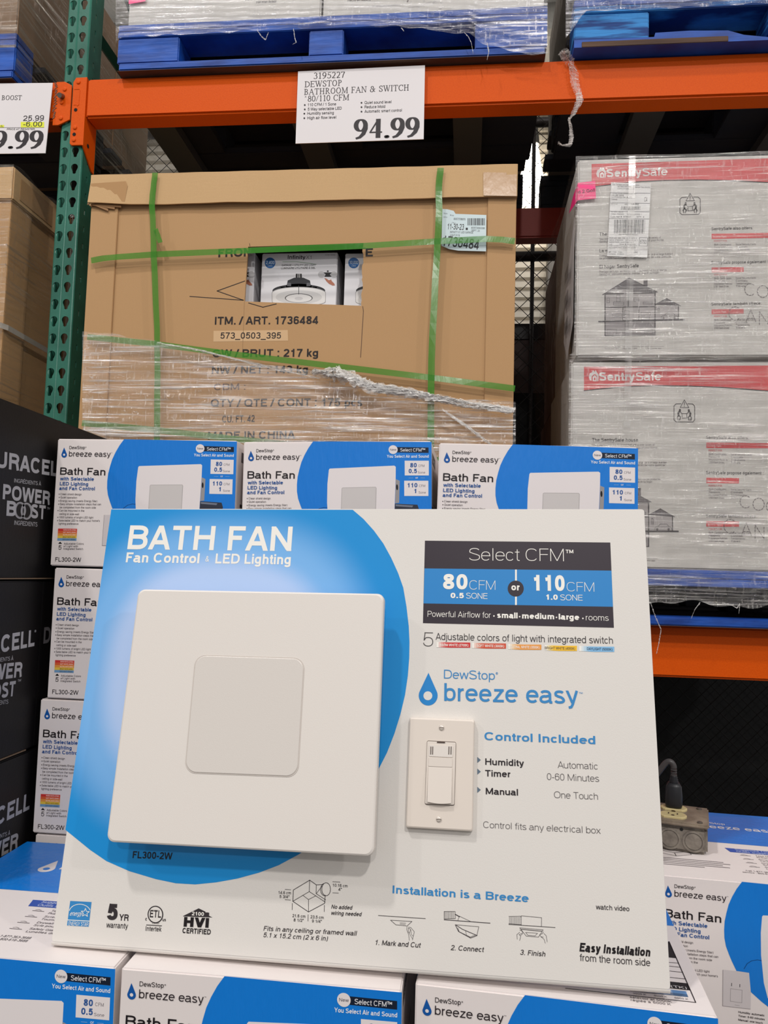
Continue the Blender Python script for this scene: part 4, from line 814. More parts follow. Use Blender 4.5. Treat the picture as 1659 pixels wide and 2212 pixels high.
slab(G(), sq(((926.4, 1635.6), (925.4, 1655.2), (976.6, 1657.4), (977.4, 1637.8)), h2+.0005), .001, .0006, 3, bev=.0003).out('indicator_bar', SWM, sw)
# rocker button: lower end stands out and is gently curved
bt = sq(((925.4, 1655.8), (923.6, 1731.6), (974.6, 1734.6), (976.6, 1658)), h2+.0008)
g = G()
def rock(u, v):
    a = bt[0].lerp(bt[3], u); b = bt[1].lerp(bt[2], u); bow = math.sin(u*math.pi)*.0012*v
    return a.lerp(b, v)+PN*(.0002+.0022*v)-PV*bow
g.grid(rock, 10, 8); g.grid(lambda u, v: rock(u, 1)-PN*(.003*v)+PV*.0004*v, 10, 1)
g.grid(lambda u, v: rock(0, u)-PN*(.0025*v), 6, 1); g.grid(lambda u, v: rock(1, u)-PN*(.0025*v), 6, 1)
g.out('push_button', SWM, sw, smooth=False)
for (x, y) in ((953.8, 1572), (948, 1769.7)):
    p = onP(x, y, h); g = G(); n = 18
    ring = lambda r_, dz: [p+PU*r_*math.cos(2*math.pi*i/n)+PV*r_*math.sin(2*math.pi*i/n)+PN*dz for i in range(n)]
    g.add(ring(.003, .0002)+ring(.0027, .0009)+ring(.0014, .0012), [(i, (i+1) % n, n+(i+1) % n, n+i) for i in range(n)]+[(n+i, n+(i+1) % n, 2*n+(i+1) % n, 2*n+i) for i in range(n)]+[[2*n+i for i in range(n)]])
    o = g.out('screw', mat('screw_white', (214, 204, 194), .25, .2), sw, smooth=True)
    slab(G(), [p+PU*a+PV*b+PN*.0014 for a, b in ((-.0025, .0003), (-.0025, -.0003), (.0025, -.0003), (.0025, .0003))], .0004).out('screw_slot', mat('gap_dark', (96, 84, 76), .7), o)
# =================================================================== BIG BROWN PALLET CARTON
KR = mat('kraft_board', (188, 148, 104), .68, noise=(900, (176, 138, 96), .5), bump=(160, .12, (1, 1, .08)), spec=.25)
KRL = mat('kraft_lid', (202, 166, 120), .66, noise=(900, (192, 156, 112), .5), bump=(160, .1, (.1, 1, 1)), spec=.25)
KRD = mat('kraft_cut', (150, 112, 74), .8)
YB = 2.065
mB = lambda px, py: onY(px, py, YB)
xa, xb = onY(201, 450, YB).x, onY(1113, 430, YB).x
zt = onY(600, 369, YB-.012).z; zl = onY(650, 435, YB-.012).z; zb = H0+.035
bc = empty('pallet_carton', ((xa+xb)/2, YB+.5, zb), 'tall brown cardboard pallet carton strapped with green bands, window cut in its front', 'carton')
hw_ = [mB(*p) for p in ((536, 533), (785, 525), (782.3, 660.5), (528, 651))]
hx0, hx1, hz0, hz1 = hw_[3].x, hw_[1].x, hw_[3].z, hw_[0].z
ins = [(hw_[3].x, hw_[3].z)]
T_ = .007; BDp = 1.0
g = G()
# front panel with the cut window: four pieces round the hole, plus thickness faces with a torn right edge
random.seed(4)
rt_ = [(hw_[2].x+(hw_[1].x-hw_[2].x)*i/22+random.uniform(-.0035, .0015), hw_[2].z+(hw_[1].z-hw_[2].z)*i/22) for i in range(23)]
hole = [(hw_[0].x, hw_[0].z), (hw_[3].x, hw_[3].z)]+rt_
def fr_pt(p, y): return Vector((p[0], y, p[1]))
outer = [(xa, zt-.02), (xa, zb), (xb, zb), (xb, zt-.02)]
for y, fl in ((YB, False), (YB+T_, True)):
    vs = [fr_pt(p, y) for p in outer]+[fr_pt(p, y) for p in hole]; n0 = 4; nh = len(hole)
    fs = [(0, 1, n0+1, n0), (1, 2, n0+2, n0+1), (3, 0, n0, n0+nh-1)]+[(2, 3, n0+nh-1)+tuple(range(n0+nh-2, n0+1, -1))]
    g.add(vs, [f[::-1] if fl else f for f in fs])
b0 = [fr_pt(p, YB) for p in hole]; b1 = [fr_pt(p, YB+T_) for p in hole]
g.add(b0+b1, [(i, (i+1) % len(hole), len(hole)+(i+1) % len(hole), len(hole)+i) for i in range(len(hole))])
g.box((xa, YB+T_, zb), (xa+T_, YB+BDp, zt-.02)); g.box((xb-T_, YB+T_, zb), (xb, YB+BDp, zt-.02)); g.box((xa+T_, YB+BDp-T_, zb), (xb-T_, YB+BDp, zt-.02)); g.box((xa+T_, YB+T_, zb), (xb-T_, YB+BDp-T_, zb+T_))
g.out('carton_body', KR, bc)
# folded corner flaps over the front, left and right
g = G()
for (px0, px1) in (((189, 440), (256, 945)), ((1049, 430), (1116, 950))):
    pass
cl = [mB(253, 445), mB(233, 960)]; cr_ = [mB(1051, 435), mB(1047, 960)]
fz0 = zb+.002
for x0, x1 in ((xa-.003, (cl[0].x+cl[1].x)/2), ((cr_[0].x+cr_[1].x)/2, xb+.003)):
    G().box((x0, YB-.0055, fz0), (x1, YB-.0005, zt-.06), .0012).out('corner_flap', KR, bc)
# lid: tray that drops over the top, front lip slightly ragged
lx0, lx1 = onY(199, 378, YB-.014).x, onY(1116.5, 352, YB-.014).x
g = G(); yl = YB-.016
def lipz(u):
    return zl-(zl-onY(200, 438, yl).z)*max(0, 1-u*9)**1.2+.0006*math.sin(u*23)+.0004*math.sin(u*61)
n = 60
top = [Vector((lx0+(lx1-lx0)*i/n, yl, zt+(.0004*math.sin(i*.9)))) for i in range(n+1)]
bot = [Vector((lx0-.006*max(0, 1-i/n*12)+(lx1-lx0)*i/n, yl-.004*max(0, 1-i/n*10)-.001*math.sin(i*.4), lipz(i/n))) for i in range(n+1)]
g.add(top+bot, [(i, n+1+i, n+2+i, i+1) for i in range(n)])
g.add([t+Vector((0, .005, -.005)) for t in top]+[b+Vector((0, .005, 0)) for b in bot], [(i+1, n+2+i, n+1+i, i) for i in range(n)])
g.add(bot+[b+Vector((0, .005, 0)) for b in bot], [(i, n+1+i, n+2+i, i+1) for i in range(n)])
g.add([top[0], top[-1], Vector((lx1, YB+BDp+.01, zt)), Vector((lx0, YB+BDp+.01, zt))], [(0, 1, 2, 3)])
for x in (lx0, lx1): g.box((x-.0025, yl+.001, zl), (x+.0025, YB+BDp+.01, zt))
g.box((lx0, YB+BDp+.006, zl), (lx1, YB+BDp+.01, zt))
g.out('carton_lid', KRL, bc)
g = G(); tl = onY(190, 440, YB-.02)
for k in range(3):
    a = onY(190+k*9, 438+k*1.5, YB-.010); b = onY(262-k*14, 444+k*4, YB-.010); g.add([a, b, b+Vector((0, 0, -.006)), a+Vector((0, -.003, -.007))], [(3, 2, 1, 0)])
o = g.out('torn_flap', KRD, bc); solidify(o, .002)
# printing
s = Sheet(Vector((xa, YB, zb)), (1, 0, 0), (0, 0, 1), mB, eps=.0003)
KB = (36, 26, 24)
s.text('FRON', 471.6, 555.8, 543, 553.6, 18, KB, .03, res=3); s.flush('stencil_line', bc); s.text('E', 789.6, 554.4, 805.4, 554, 18, KB, .03); s.flush('stencil_line', bc)
s.line([(783, 536.6), (790, 536.4)], 2.6, KB); s.flush('stencil_line', bc)
s.text('ITM. / ART. 1736484', 464, 701.4, 687, 700, 17, KB, .022, res=3); s.flush('stencil_line', bc)
s.poly([(461.4, 714.7), (621.6, 713), (622.4, 736), (461, 738)], (206, 170, 128)); s.flush('stencil_line', bc); s.text('573_0503_395', 476, 731.8, 606.8, 731.6, 13.6, KB, .008, res=3); s.flush('stencil_line', bc)
s.text('GW / BRUT : 217 kg', 459, 772, 687, 770.6, 17, KB, .022, res=3); s.flush('stencil_line', bc); s.text('NW / NET : 143 kg', 457, 807.6, 665, 806, 16.4, KB, .022, res=3); s.flush('stencil_line', bc)
s.text('CBM :', 462, 843, 530, 842, 14, (90, 66, 54), .01); s.flush('stencil_line', bc); s.text('QTY / QTE / CONT : 175 pcs', 455, 879, 782.7, 877.4, 17, KB, .022, res=3); s.flush('stencil_line', bc)
s.text('CU. FT. 42', 480, 913, 550, 911.6, 15, KB, .018); s.flush('stencil_line', bc); s.text('MADE IN CHINA', 449, 949.6, 637.5, 947.4, 17, KB, .026, res=3); s.flush('stencil_line', bc)
s.line([(410, 640.4), (526, 648.6)], 1.6, KB); s.line([(529, 607), (469, 628.6), (526, 648.6)], 1.7, KB); s.line([(537, 654.5), (568, 663.6), (597, 656.5)], 1.7, KB); s.line([(783.5, 662), (785, 672), (779, 772)], 1.4, (92, 64, 44))
s.line([(528, 652), (524, 760)], .6, (140, 104, 70)); s.line([(540, 532), (539, 526)], 1, (60, 40, 30))
s.flush('stencil_arrows', bc)
# straps
STR = mat('green_strap', (58, 140, 30), .22, spec=.6, bump=(60, .2, (1, 1, .3)))
MATS['green_strap'].node_tree.nodes['Principled BSDF'].inputs['Alpha'].default_value = .56
def strap(pts, w_, yoff, m, parent, vert=True, name='strap', jit=.0008, hang=()):
    g = G(); P = []
    for i, p in enumerate(pts):
        y = YB-yoff-(hang[i] if i < len(hang) else 0); P.append(onY(p[0], p[1], y))
    # resample
    Q = []
    for a, b in zip(P[:-1], P[1:]):
        for k in range(6): Q.append(a.lerp(b, k/6))
    Q.append(P[-1]); n = len(Q)
    for i in range(n):
        Q[i] = Q[i]+Vector((math.sin(i*1.3)*jit*.4, 0, 0))
    vs = []
    for i, p in enumerate(Q):
        d = (Q[min(i+1, n-1)]-Q[max(i-1, 0)]).normalized(); s_ = Vector((d.z, 0, -d.x)).normalized()*w_/2
        tw = Vector((0, math.sin(i*.45)*.0006, 0)); vs += [p+s_+tw, p-s_-tw, p-s_-tw+Vector((0, .0007, 0)), p+s_+tw+Vector((0, .0007, 0))]
    g.add(vs, [q for i in range(n-1) for q in ((4*i, 4*i+1, 4*i+5, 4*i+4), (4*i+3, 4*i+7, 4*i+6, 4*i+2), (4*i+1, 4*i+2, 4*i+6, 4*i+5), (4*i, 4*i+4, 4*i+7, 4*i+3))])
    return g.out(name, m, parent)
strap([(334.9, 373), (330.8, 407.5), (328, 438), (330.8, 492), (332.5, 559), (339, 711), (340, 812), (338.6, 975)], .0165, .024, STR, bc)
strap([(951.8, 362.5), (947.8, 403), (948.6, 459), (945.8, 515), (939.8, 618), (931.9, 777), (930, 975)], .0175, .024, STR, bc)
strap([(196.8, 562.8), (222, 558), (253, 555), (337.6, 549.3), (540, 541), (659, 536), (786.7, 531), (945.8, 521), (1051, 516), (1085, 517.5), (1112, 521)], .0165, .0215, STR, bc)
strap([(188.5, 727.5), (337.6, 743.4), (506, 765.3), (778.7, 797.5), (945.8, 817.4), (1112, 839.3)], .016, .0215, STR, bc)
strap([(177, 913.8), (337.6, 929), (516.5, 949.3), (700, 968), (1000, 1000)], .0165, .0215, STR, bc)
strap([(336, 495), (341, 508), (346, 524)], .013, .027, STR, bc, name='strap_tail')
# tape patches, shipping label
TAPE = mat('brown_tape', (178, 138, 94), .2, spec=.5, bump=(60, .16, (1, 1, .5)))
for pts in (((197, 397), (272, 392), (276, 402), (270, 436), (196, 440)), ((1044, 372.5), (1094, 373.6), (1094, 378), (1116, 377), (1116, 424), (1044.5, 423))):
    s = Sheet(Vector((xa, yl, zb)), (1, 0, 0), (0, 0, 1), lambda x, y: onY(x, y, yl), eps=.0016); s.poly(pts, TAPE); s.flush('tape_patch', bc)
LB = mat('label_paper', (196, 212, 214), .35, spec=.4)
s = Sheet(Vector((xa, YB-.008, zb)), (1, 0, 0), (0, 0, 1), lambda x, y: onY(x, y, YB-.008), eps=.0002)
s.poly([(955.7, 451.4), (966, 452), (980, 455.5), (984, 462), (1050.5, 464.5), (1050, 543), (990, 541.5), (970, 538), (953.6, 531)], LB)
s.k = 1
s.text('11-30-23', 966.5, 495.4, 1001.5, 497, 13, KB, .004, res=2); s.text('1736484', 955, 530.4, 1033, 539.4, 22, (40, 40, 44), .006, res=3)
random.seed(11); x = 1010
while x < 1047: 
    w_ = random.choice((.8, 1.2, 2)); s.rect(x, 471.5, x+w_, 487, (30, 30, 34)); x += w_+random.choice((.9, 1.4))
for t, x0, y0, x1, c in (('8005737086876', 980, 475, 1005, 4.6), ('8005730503395', 1018, 494, 1047, 4), ('DEPT. 23', 1018, 499.6, 1036, 4), ('INFINITY X1 LED GARAGE', 972, 503.4, 1022, 4.4), ('LIGHT P175', 972, 510, 993, 4.4), ('RCVD', 972, 466, 980, 2.6), ('ITM 573', 958, 462, 966, 2.6), ('QTY', 958, 470, 966, 2.6), ('CS 1', 976, 482, 984, 2.4)):
    s.text(t, x0, y0, x1, y0+1.2, c, (60, 60, 64))
s.rect(1006, 492, 1010.6, 497, (30, 30, 34)); s.flush('shipping_label', bc)
# stretch film round its lower part, gathered rope of film
FIL = film('stretch_film', clear=.74, streak=1.1, sc=13, bump=1.3, gloss=.8)
YF = YB-.030
tp = [(176, 716), (250, 722), (340, 738), (480, 772), (600, 790), (700, 806), (850, 836), (1000, 862), (1113, 868)]
def interp(pts, u):
    x = u; 
    for a, b in zip(pts[:-1], pts[1:]):
        if x <= b[0]: return a[1]+(b[1]-a[1])*(x-a[0])/(b[0]-a[0])
    return pts[-1][1]
def filmfn(u, v):
    px = 178+u*936; y0 = interp(tp, px)+2.5*math.sin(u*70)*math.sin(u*13); py = y0+(1010-y0)*v
    return onY(px, py, YF-.003*math.sin(u*9+v*4)-.0015*math.sin(v*60+u*8))
g = G().grid(filmfn, 90, 60); g.out('stretch_film', FIL, bc, smooth=True)
ROPE = film('film_gathered', clear=.0, streak=1.6, sc=60, rough=.2, gloss=.7, tint=(245, 242, 238))
def rope(pts, ys, r, name, parent, nstr=7, seed=1, m=ROPE, step=9, calm=1.0):
    random.seed(seed); g = G()
    def path(ph, amp, n_):
        P = []; W_ = []
        for a, b in zip(pts[:-1], pts[1:]):
            for i in range(n_):
                f = i/n_; w_ = a[2]+(b[2]-a[2])*f; j = len(P)
                P.append(onY(a[0]+(b[0]-a[0])*f, a[1]+(b[1]-a[1])*f, ys)+Vector((random.uniform(-.3, .3)*calm+(math.sin(j*.2+ph)*.35 if calm < 1 else 0), -abs(random.gauss(.3, .3))*calm, math.sin(j*.17+ph)*.6*calm+random.uniform(-.3, .3)*calm))*(w_*r*amp)); W_.append(w_)
        e = pts[-1]; P.append(onY(e[0], e[1], ys)); W_.append(e[2]); return P, W_
    for k in range(max(2, nstr//4)):            # crumpled ribbons
        P, W_ = path(random.uniform(0, 6), .7, step*2)
        vs = []; ph = random.uniform(0, 6)
        for i, p in enumerate(P):
            an = ph+i*.13+random.uniform(-.7, .7)*calm; hw2 = W_[i]*r*random.uniform(1-.75*calm, 1.0)
            d_ = (P[min(i+1, len(P)-1)]-P[max(i-1, 0)]).normalized(); sd = Vector((-d_.z, 0, d_.x)).normalized(); v_ = sd*math.cos(an*.4)+Vector((0, -1, 0))*math.sin(an*.4)
            vs += [p+v_*hw2, p+Vector((0, -random.uniform(0, .5)*r*W_[i]*calm-.15*r*W_[i], 0)), p-v_*hw2]
        n_ = len(P); g.add(vs, [q for i in range(n_-1) for q in ((3*i, 3*i+1, 3*i+4, 3*i+3), (3*i+1, 3*i+2, 3*i+5, 3*i+4))])
    for k in range(nstr):
        P, W_ = path(random.uniform(0, 6), 1.0, step)
        a0 = random.randrange(0, max(1, len(P)//2)); a1 = min(len(P), a0+random.randrange(len(P)//3+2, len(P)+1)); P = P[a0:a1]
        if len(P) > 2: g.tube(P, [r*random.uniform(.04, .16) for _ in P], 4)
    o = g.out(name, m, parent, smooth=True); tag(o, kind='stuff'); return o
rope([(676, 806, .9), (730, 806, 1.6), (800, 836, 1.2), (900, 852, 1.0), (1000, 873, .9), (1110, 888, .8)], YB-.036, .0125, 'twisted_film', bc, 30, 5)
rope([(340, 741, .6), (440, 758, .5), (540, 784, .6), (690, 818, .8)], YB-.034, .006, 'twisted_film', bc, 6, 8)
rope([(955, 885, .5), (1000, 915, .5), (1062, 962, .6)], YB-.036, .008, 'twisted_film', bc, 6, 9)
# lamp boxes inside, seen through the window
IW = mat('lamp_box_white', (226, 224, 226), .3, spec=.5)
def lamp_box(pxl, pxr, pyt, name, label, num, tilt=0):
    yb_ = YB+.05
    a = onY(pxl, pyt, yb_); b = onY(pxr, pyt, yb_); zbot = zb+.45
    r = empty(name, ((a.x+b.x)/2, yb_+.1, zbot), label, 'box', 'white lamp boxes inside the brown carton')
    g = G(); g.box((a.x, yb_, zbot), (b.x, yb_+.2, a.z), .002); g.out('box_body', IW, r)
    s = Sheet(Vector((a.x, yb_, zbot)), (1, 0, 0), (0, 0, 1), lambda x, y: onY(x, y, yb_), eps=.0003)
    return r, s
def lamp_art(s, cx, num, full=True):
    k = lambda x: cx+x
    s.k = 0
    s.disc(k(-65), 568, 11.6, (32, 96, 160)); s.k = 1; s.text(num, k(-74), 570.6, k(-55.6), 570.8, 7.2, (210, 226, 240), .0, res=2); s.text('LUMENS', k(-70), 575.5, k(-60), 575.6, 2.4, (210, 226, 240))
    if full:
        s.text('Infinity', k(-27), 559.5, k(11), 559.8, 8.4, (40, 36, 40), .012, res=3); s.text('X1', k(12.5), 559.8, k(24), 559.9, 8, (110, 106, 108), -.01)
        s.line([(k(-38), 565.8), (k(-8), 565.4), (k(10), 567.6), (k(35), 571)], .8, (90, 140, 80))
        s.text('GARAGE + UTILITY LED LIGHT', k(-40), 574.8, k(34), 574.6, 3.9, (70, 66, 66), .006); s.text('LUMINAIRE UTILITAIRE À DEL', k(-41), 581.4, k(33), 580.8, 3.9, (70, 66, 66), .006)
        s.text('UL NOT TESTED', k(54), 551.6, k(76), 551.8, 1.8, (60, 56, 56))
    lc = k(-3)
    s.disc(lc, 628, 57, (30, 30, 34), 0, 40, 14); s.poly([(lc-58.5, 633)]+[(lc+58.5*math.cos(R_(a)), 633-13.5*math.sin(R_(a))) for a in range(170, 9, -10)]+[(lc+58.5, 633), (lc+58, 652)]+[(lc+58*math.cos(R_(a)), 652+9*math.sin(R_(a))) for a in range(10, 171, 10)]+[(lc-58, 652)], (150, 148, 148), 1); s.poly([(lc-57.6, 634)]+[(lc+57.6*math.cos(R_(a)), 634-13*math.sin(R_(a))) for a in range(170, 9, -10)]+[(lc+57.6, 634), (lc+57, 651.4)]+[(lc+57*math.cos(R_(a)), 651.4+8.6*math.sin(R_(a))) for a in range(10, 171, 10)]+[(lc-57, 651.4)], (226, 223, 220), 2); s.disc(lc, 642, 50, (206, 204, 202), 3, 36, 15)
    for i in range(-4, 5):
        x = lc+i*11.5; s.poly([(x-5, 620+abs(i)*1.6), (x-4.4, 613+i*i*.75), (x+4.4, 613+i*i*.75), (x+5, 620+abs(i)*1.6)], (30, 30, 34), 0)
    s.poly([(lc-26, 616), (lc-24, 606), (lc-10, 600), (lc+10, 600), (lc+24, 606), (lc+26, 616)], (40, 40, 44), 0); s.disc(lc, 617, 26, (40, 40, 44), 0, 24, 4)
    for x in (-21, 21): s.poly([(lc+x-4, 611), (lc+x+4, 611), (lc+x+4.5, 618), (lc+x-4.5, 618)], (90, 90, 94), 2)
    s.poly([(lc-6.4, 591.4), (lc+6.4, 591.4), (lc+6.8, 600), (lc-6.8, 600)], (50, 48, 48), 1); s.rect(lc-2.6, 591.8, lc+2.6, 599.8, (196, 194, 192), 3); s.rect(lc-.9, 592, lc+.9, 600, (40, 40, 40), 4)
    s.disc(lc, 644, 30, (80, 78, 78), 4, 32, 10); s.disc(lc, 644.4, 28, (222, 220, 218), 5, 32, 9); s.line([(lc, 617), (lc, 636)], 1.1, (50, 50, 52), 6); s.disc(lc, 645, 9, (200, 198, 198), 6, 20, 3.6)
    if full:
        s.disc(k(45.6), 593, 7, (190, 188, 188), 1); s.disc(k(73), 593, 7, (190, 188, 188), 1); s.poly([(k(50), 588.5), (k(69), 588.5), (k(64), 593), (k(68), 598), (k(52), 598), (k(55), 593)], (38, 36, 38), 2); s.disc(k(59.6), 586, 2, (60, 56, 56), 2, 10)
        s.poly([(k(52), 600.5), (k(57), 602), (k(62), 605.5), (k(67), 603.6), (k(68), 607), (k(74), 613), (k(75), 616.6), (k(70), 617), (k(62), 613), (k(56), 607)], (176, 112, 88), 2)
r, s = lamp_box(566.5, 729.5, 547.5, 'lamp_box', 'white garage lamp box in the middle of the window cut in the brown carton', '')
lamp_art(s, 648.5, '2,400'); s.flush('printed_picture', r)
r, s = lamp_box(746, 905, 547.5, 'lamp_box', 'white lamp box at the right side of the window, its blue 10,000 circle visible', '')
lamp_art(s, 829, '10,000'); s.flush('printed_picture', r)
r, s = lamp_box(395, 551, 547.5, 'lamp_box', 'white lamp box mostly hidden at the left side of the window', '')
lamp_art(s, 470, '10,000'); s.flush('printed_picture', r)
r.rotation_euler.z = 0
# support so the lamp boxes rest on something
tag(G().box((xa+.02, YB+.03, zb+.008), (xb-.02, YB+.4, zb+.448)).out('inner_carton', KRD), 'plain brown inner carton stacked beneath the lamp boxes, hidden inside', 'carton')
# =================================================================== PALLETS
PB = mat('pallet_blue', (20, 88, 186), .55, noise=(9, (10, 52, 128), .35, (1, 1, 3)), bump=(30, .8, (.3, 1, 3)), spec=.4)
PB2 = mat('pallet_blue_worn', (50, 132, 200), .6, noise=(11, (10, 56, 120), .85, (.5, 1, 5)), bump=(30, 1, (.3, 1, 5)), spec=.3)
PWD = mat('pallet_shaded_inside', (38, 36, 40), .8, noise=(12, (22, 26, 40), .4, (.3, 1, 3)))  # inner boards: shade under the pallet painted into the colour
PW = mat('pallet_raw_wood', (96, 70, 52), .8, noise=(12, (60, 40, 30), .4, (.3, 1, 3)), bump=(40, .6, (.3, 1, 3)))
def pallet(x0, x1, y0, z0, label, depth=1.0, blocks=None, rz=0, group=None, fm=None):
    fm = fm or PB
    r = empty('blue_pallet', ((x0+x1)/2, y0+depth/2, z0), label, 'pallet', group)
    random.seed(int(abs(x0)*1000)); zt_ = z0+.142; W = x1-x0
    blocks = blocks or ((0, .14), (.455, .545), (.86, 1))
    bh = (z0+.024, z0+.100)
    for j, yy in enumerate((y0, y0+depth/2-.05, y0+depth-.1)):
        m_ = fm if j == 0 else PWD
        for (a, b) in blocks: G().box((x0+W*a, yy+.004, bh[0]), (x0+W*b, yy+.1, bh[1]), .003).out('block', m_, r)
        G().box((x0, yy+.001, bh[1]), (x1, yy+.1, bh[1]+.02), .002).out('stringer_board', m_, r)
        if j == 0 and fm is PB2:     # broken front board: a splintered stub, then a thin sliver
            g_ = G(); xs_ = [0, .12, .21, .213, .30, .36, .40, .44, .52, 1.1]; zs2 = [.023, .022, .0225, .034, .036, .0335, .032, .018, .006, .012]
            for (xa_, xb_, za_, zb2) in zip(xs_[:-1], xs_[1:], zs2[:-1], zs2[1:]):
                g_.hexa([Vector((x0+xa_, yy-.002, z0+.001)), Vector((x0+xb_, yy-.002, z0+.001)), Vector((x0+xb_, yy+.09, z0+.001)), Vector((x0+xa_, yy+.09, z0+.001)), Vector((x0+xa_, yy-.002, z0+za_)), Vector((x0+xb_, yy-.002, z0+zb2)), Vector((x0+xb_, yy+.09, z0+zb2)), Vector((x0+xa_, yy+.09, z0+za_))])
            g_.out('bottom_board', PB, r); G().box((x0+.02, yy-.004, z0+.0005), (x0+.40, yy-.0021, z0+.016), .001).out('raw_wood_edge', PW, r); continue
        o = G().box((x0+random.uniform(0, .01), yy, z0+.001), (x1-random.uniform(0, .01), yy+.1, bh[0]-.001), .003).out('bottom_board', PB if j == 0 else PWD, r)
        if j == 0:   # worn raw underside of the front board
            G().box((x0+.004, yy+.002, z0-.0002), (x1-.004, yy+.098, z0+.0008)).out('worn_underside', PW, o)
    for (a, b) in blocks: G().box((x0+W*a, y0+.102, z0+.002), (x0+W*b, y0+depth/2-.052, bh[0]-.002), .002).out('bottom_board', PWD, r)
    n = 7
    for i in range(n):
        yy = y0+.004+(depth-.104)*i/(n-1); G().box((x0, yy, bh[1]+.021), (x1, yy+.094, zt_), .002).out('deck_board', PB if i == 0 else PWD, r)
    for i in range(9):   # rough wood ends under the boards
        pass
    return r
zp = ZUB+.001
pl = onY(250, 150, 2.075); pr = onY(1182, 100, 2.075)
pallet(pl.x, pr.x, 2.075, zp, 'blue painted pallet on the upper beam directly above the brown carton', 1.02, ((0, .15), (.46, .54), (.84, 1)))
pl = onY(1240, 100, 2.06)
pallet(pl.x, pl.x+1.15, 2.06, zp, 'blue chipped pallet on the upper beam at the top right corner', 1.05, ((0, .172), (.44, .56), (.86, 1)), fm=PB2)
pallet(-2.50, -1.352, 2.08, ZUB-.003, 'dark blue pallet on the upper beam left of the green upright', 1.05)
zq = ZLB+.001
pallet(xa+.0, xb-.0, YB+.012, zq, 'blue pallet hidden below the brown pallet carton', 1.0)
sx0 = onY(1235, 1000, 2.05).x
pallet(sx0+.004, sx0+1.16, 2.052, zq, 'blue pallet under the white safe cartons, its bottom board showing above the lower orange beam', 1.02)
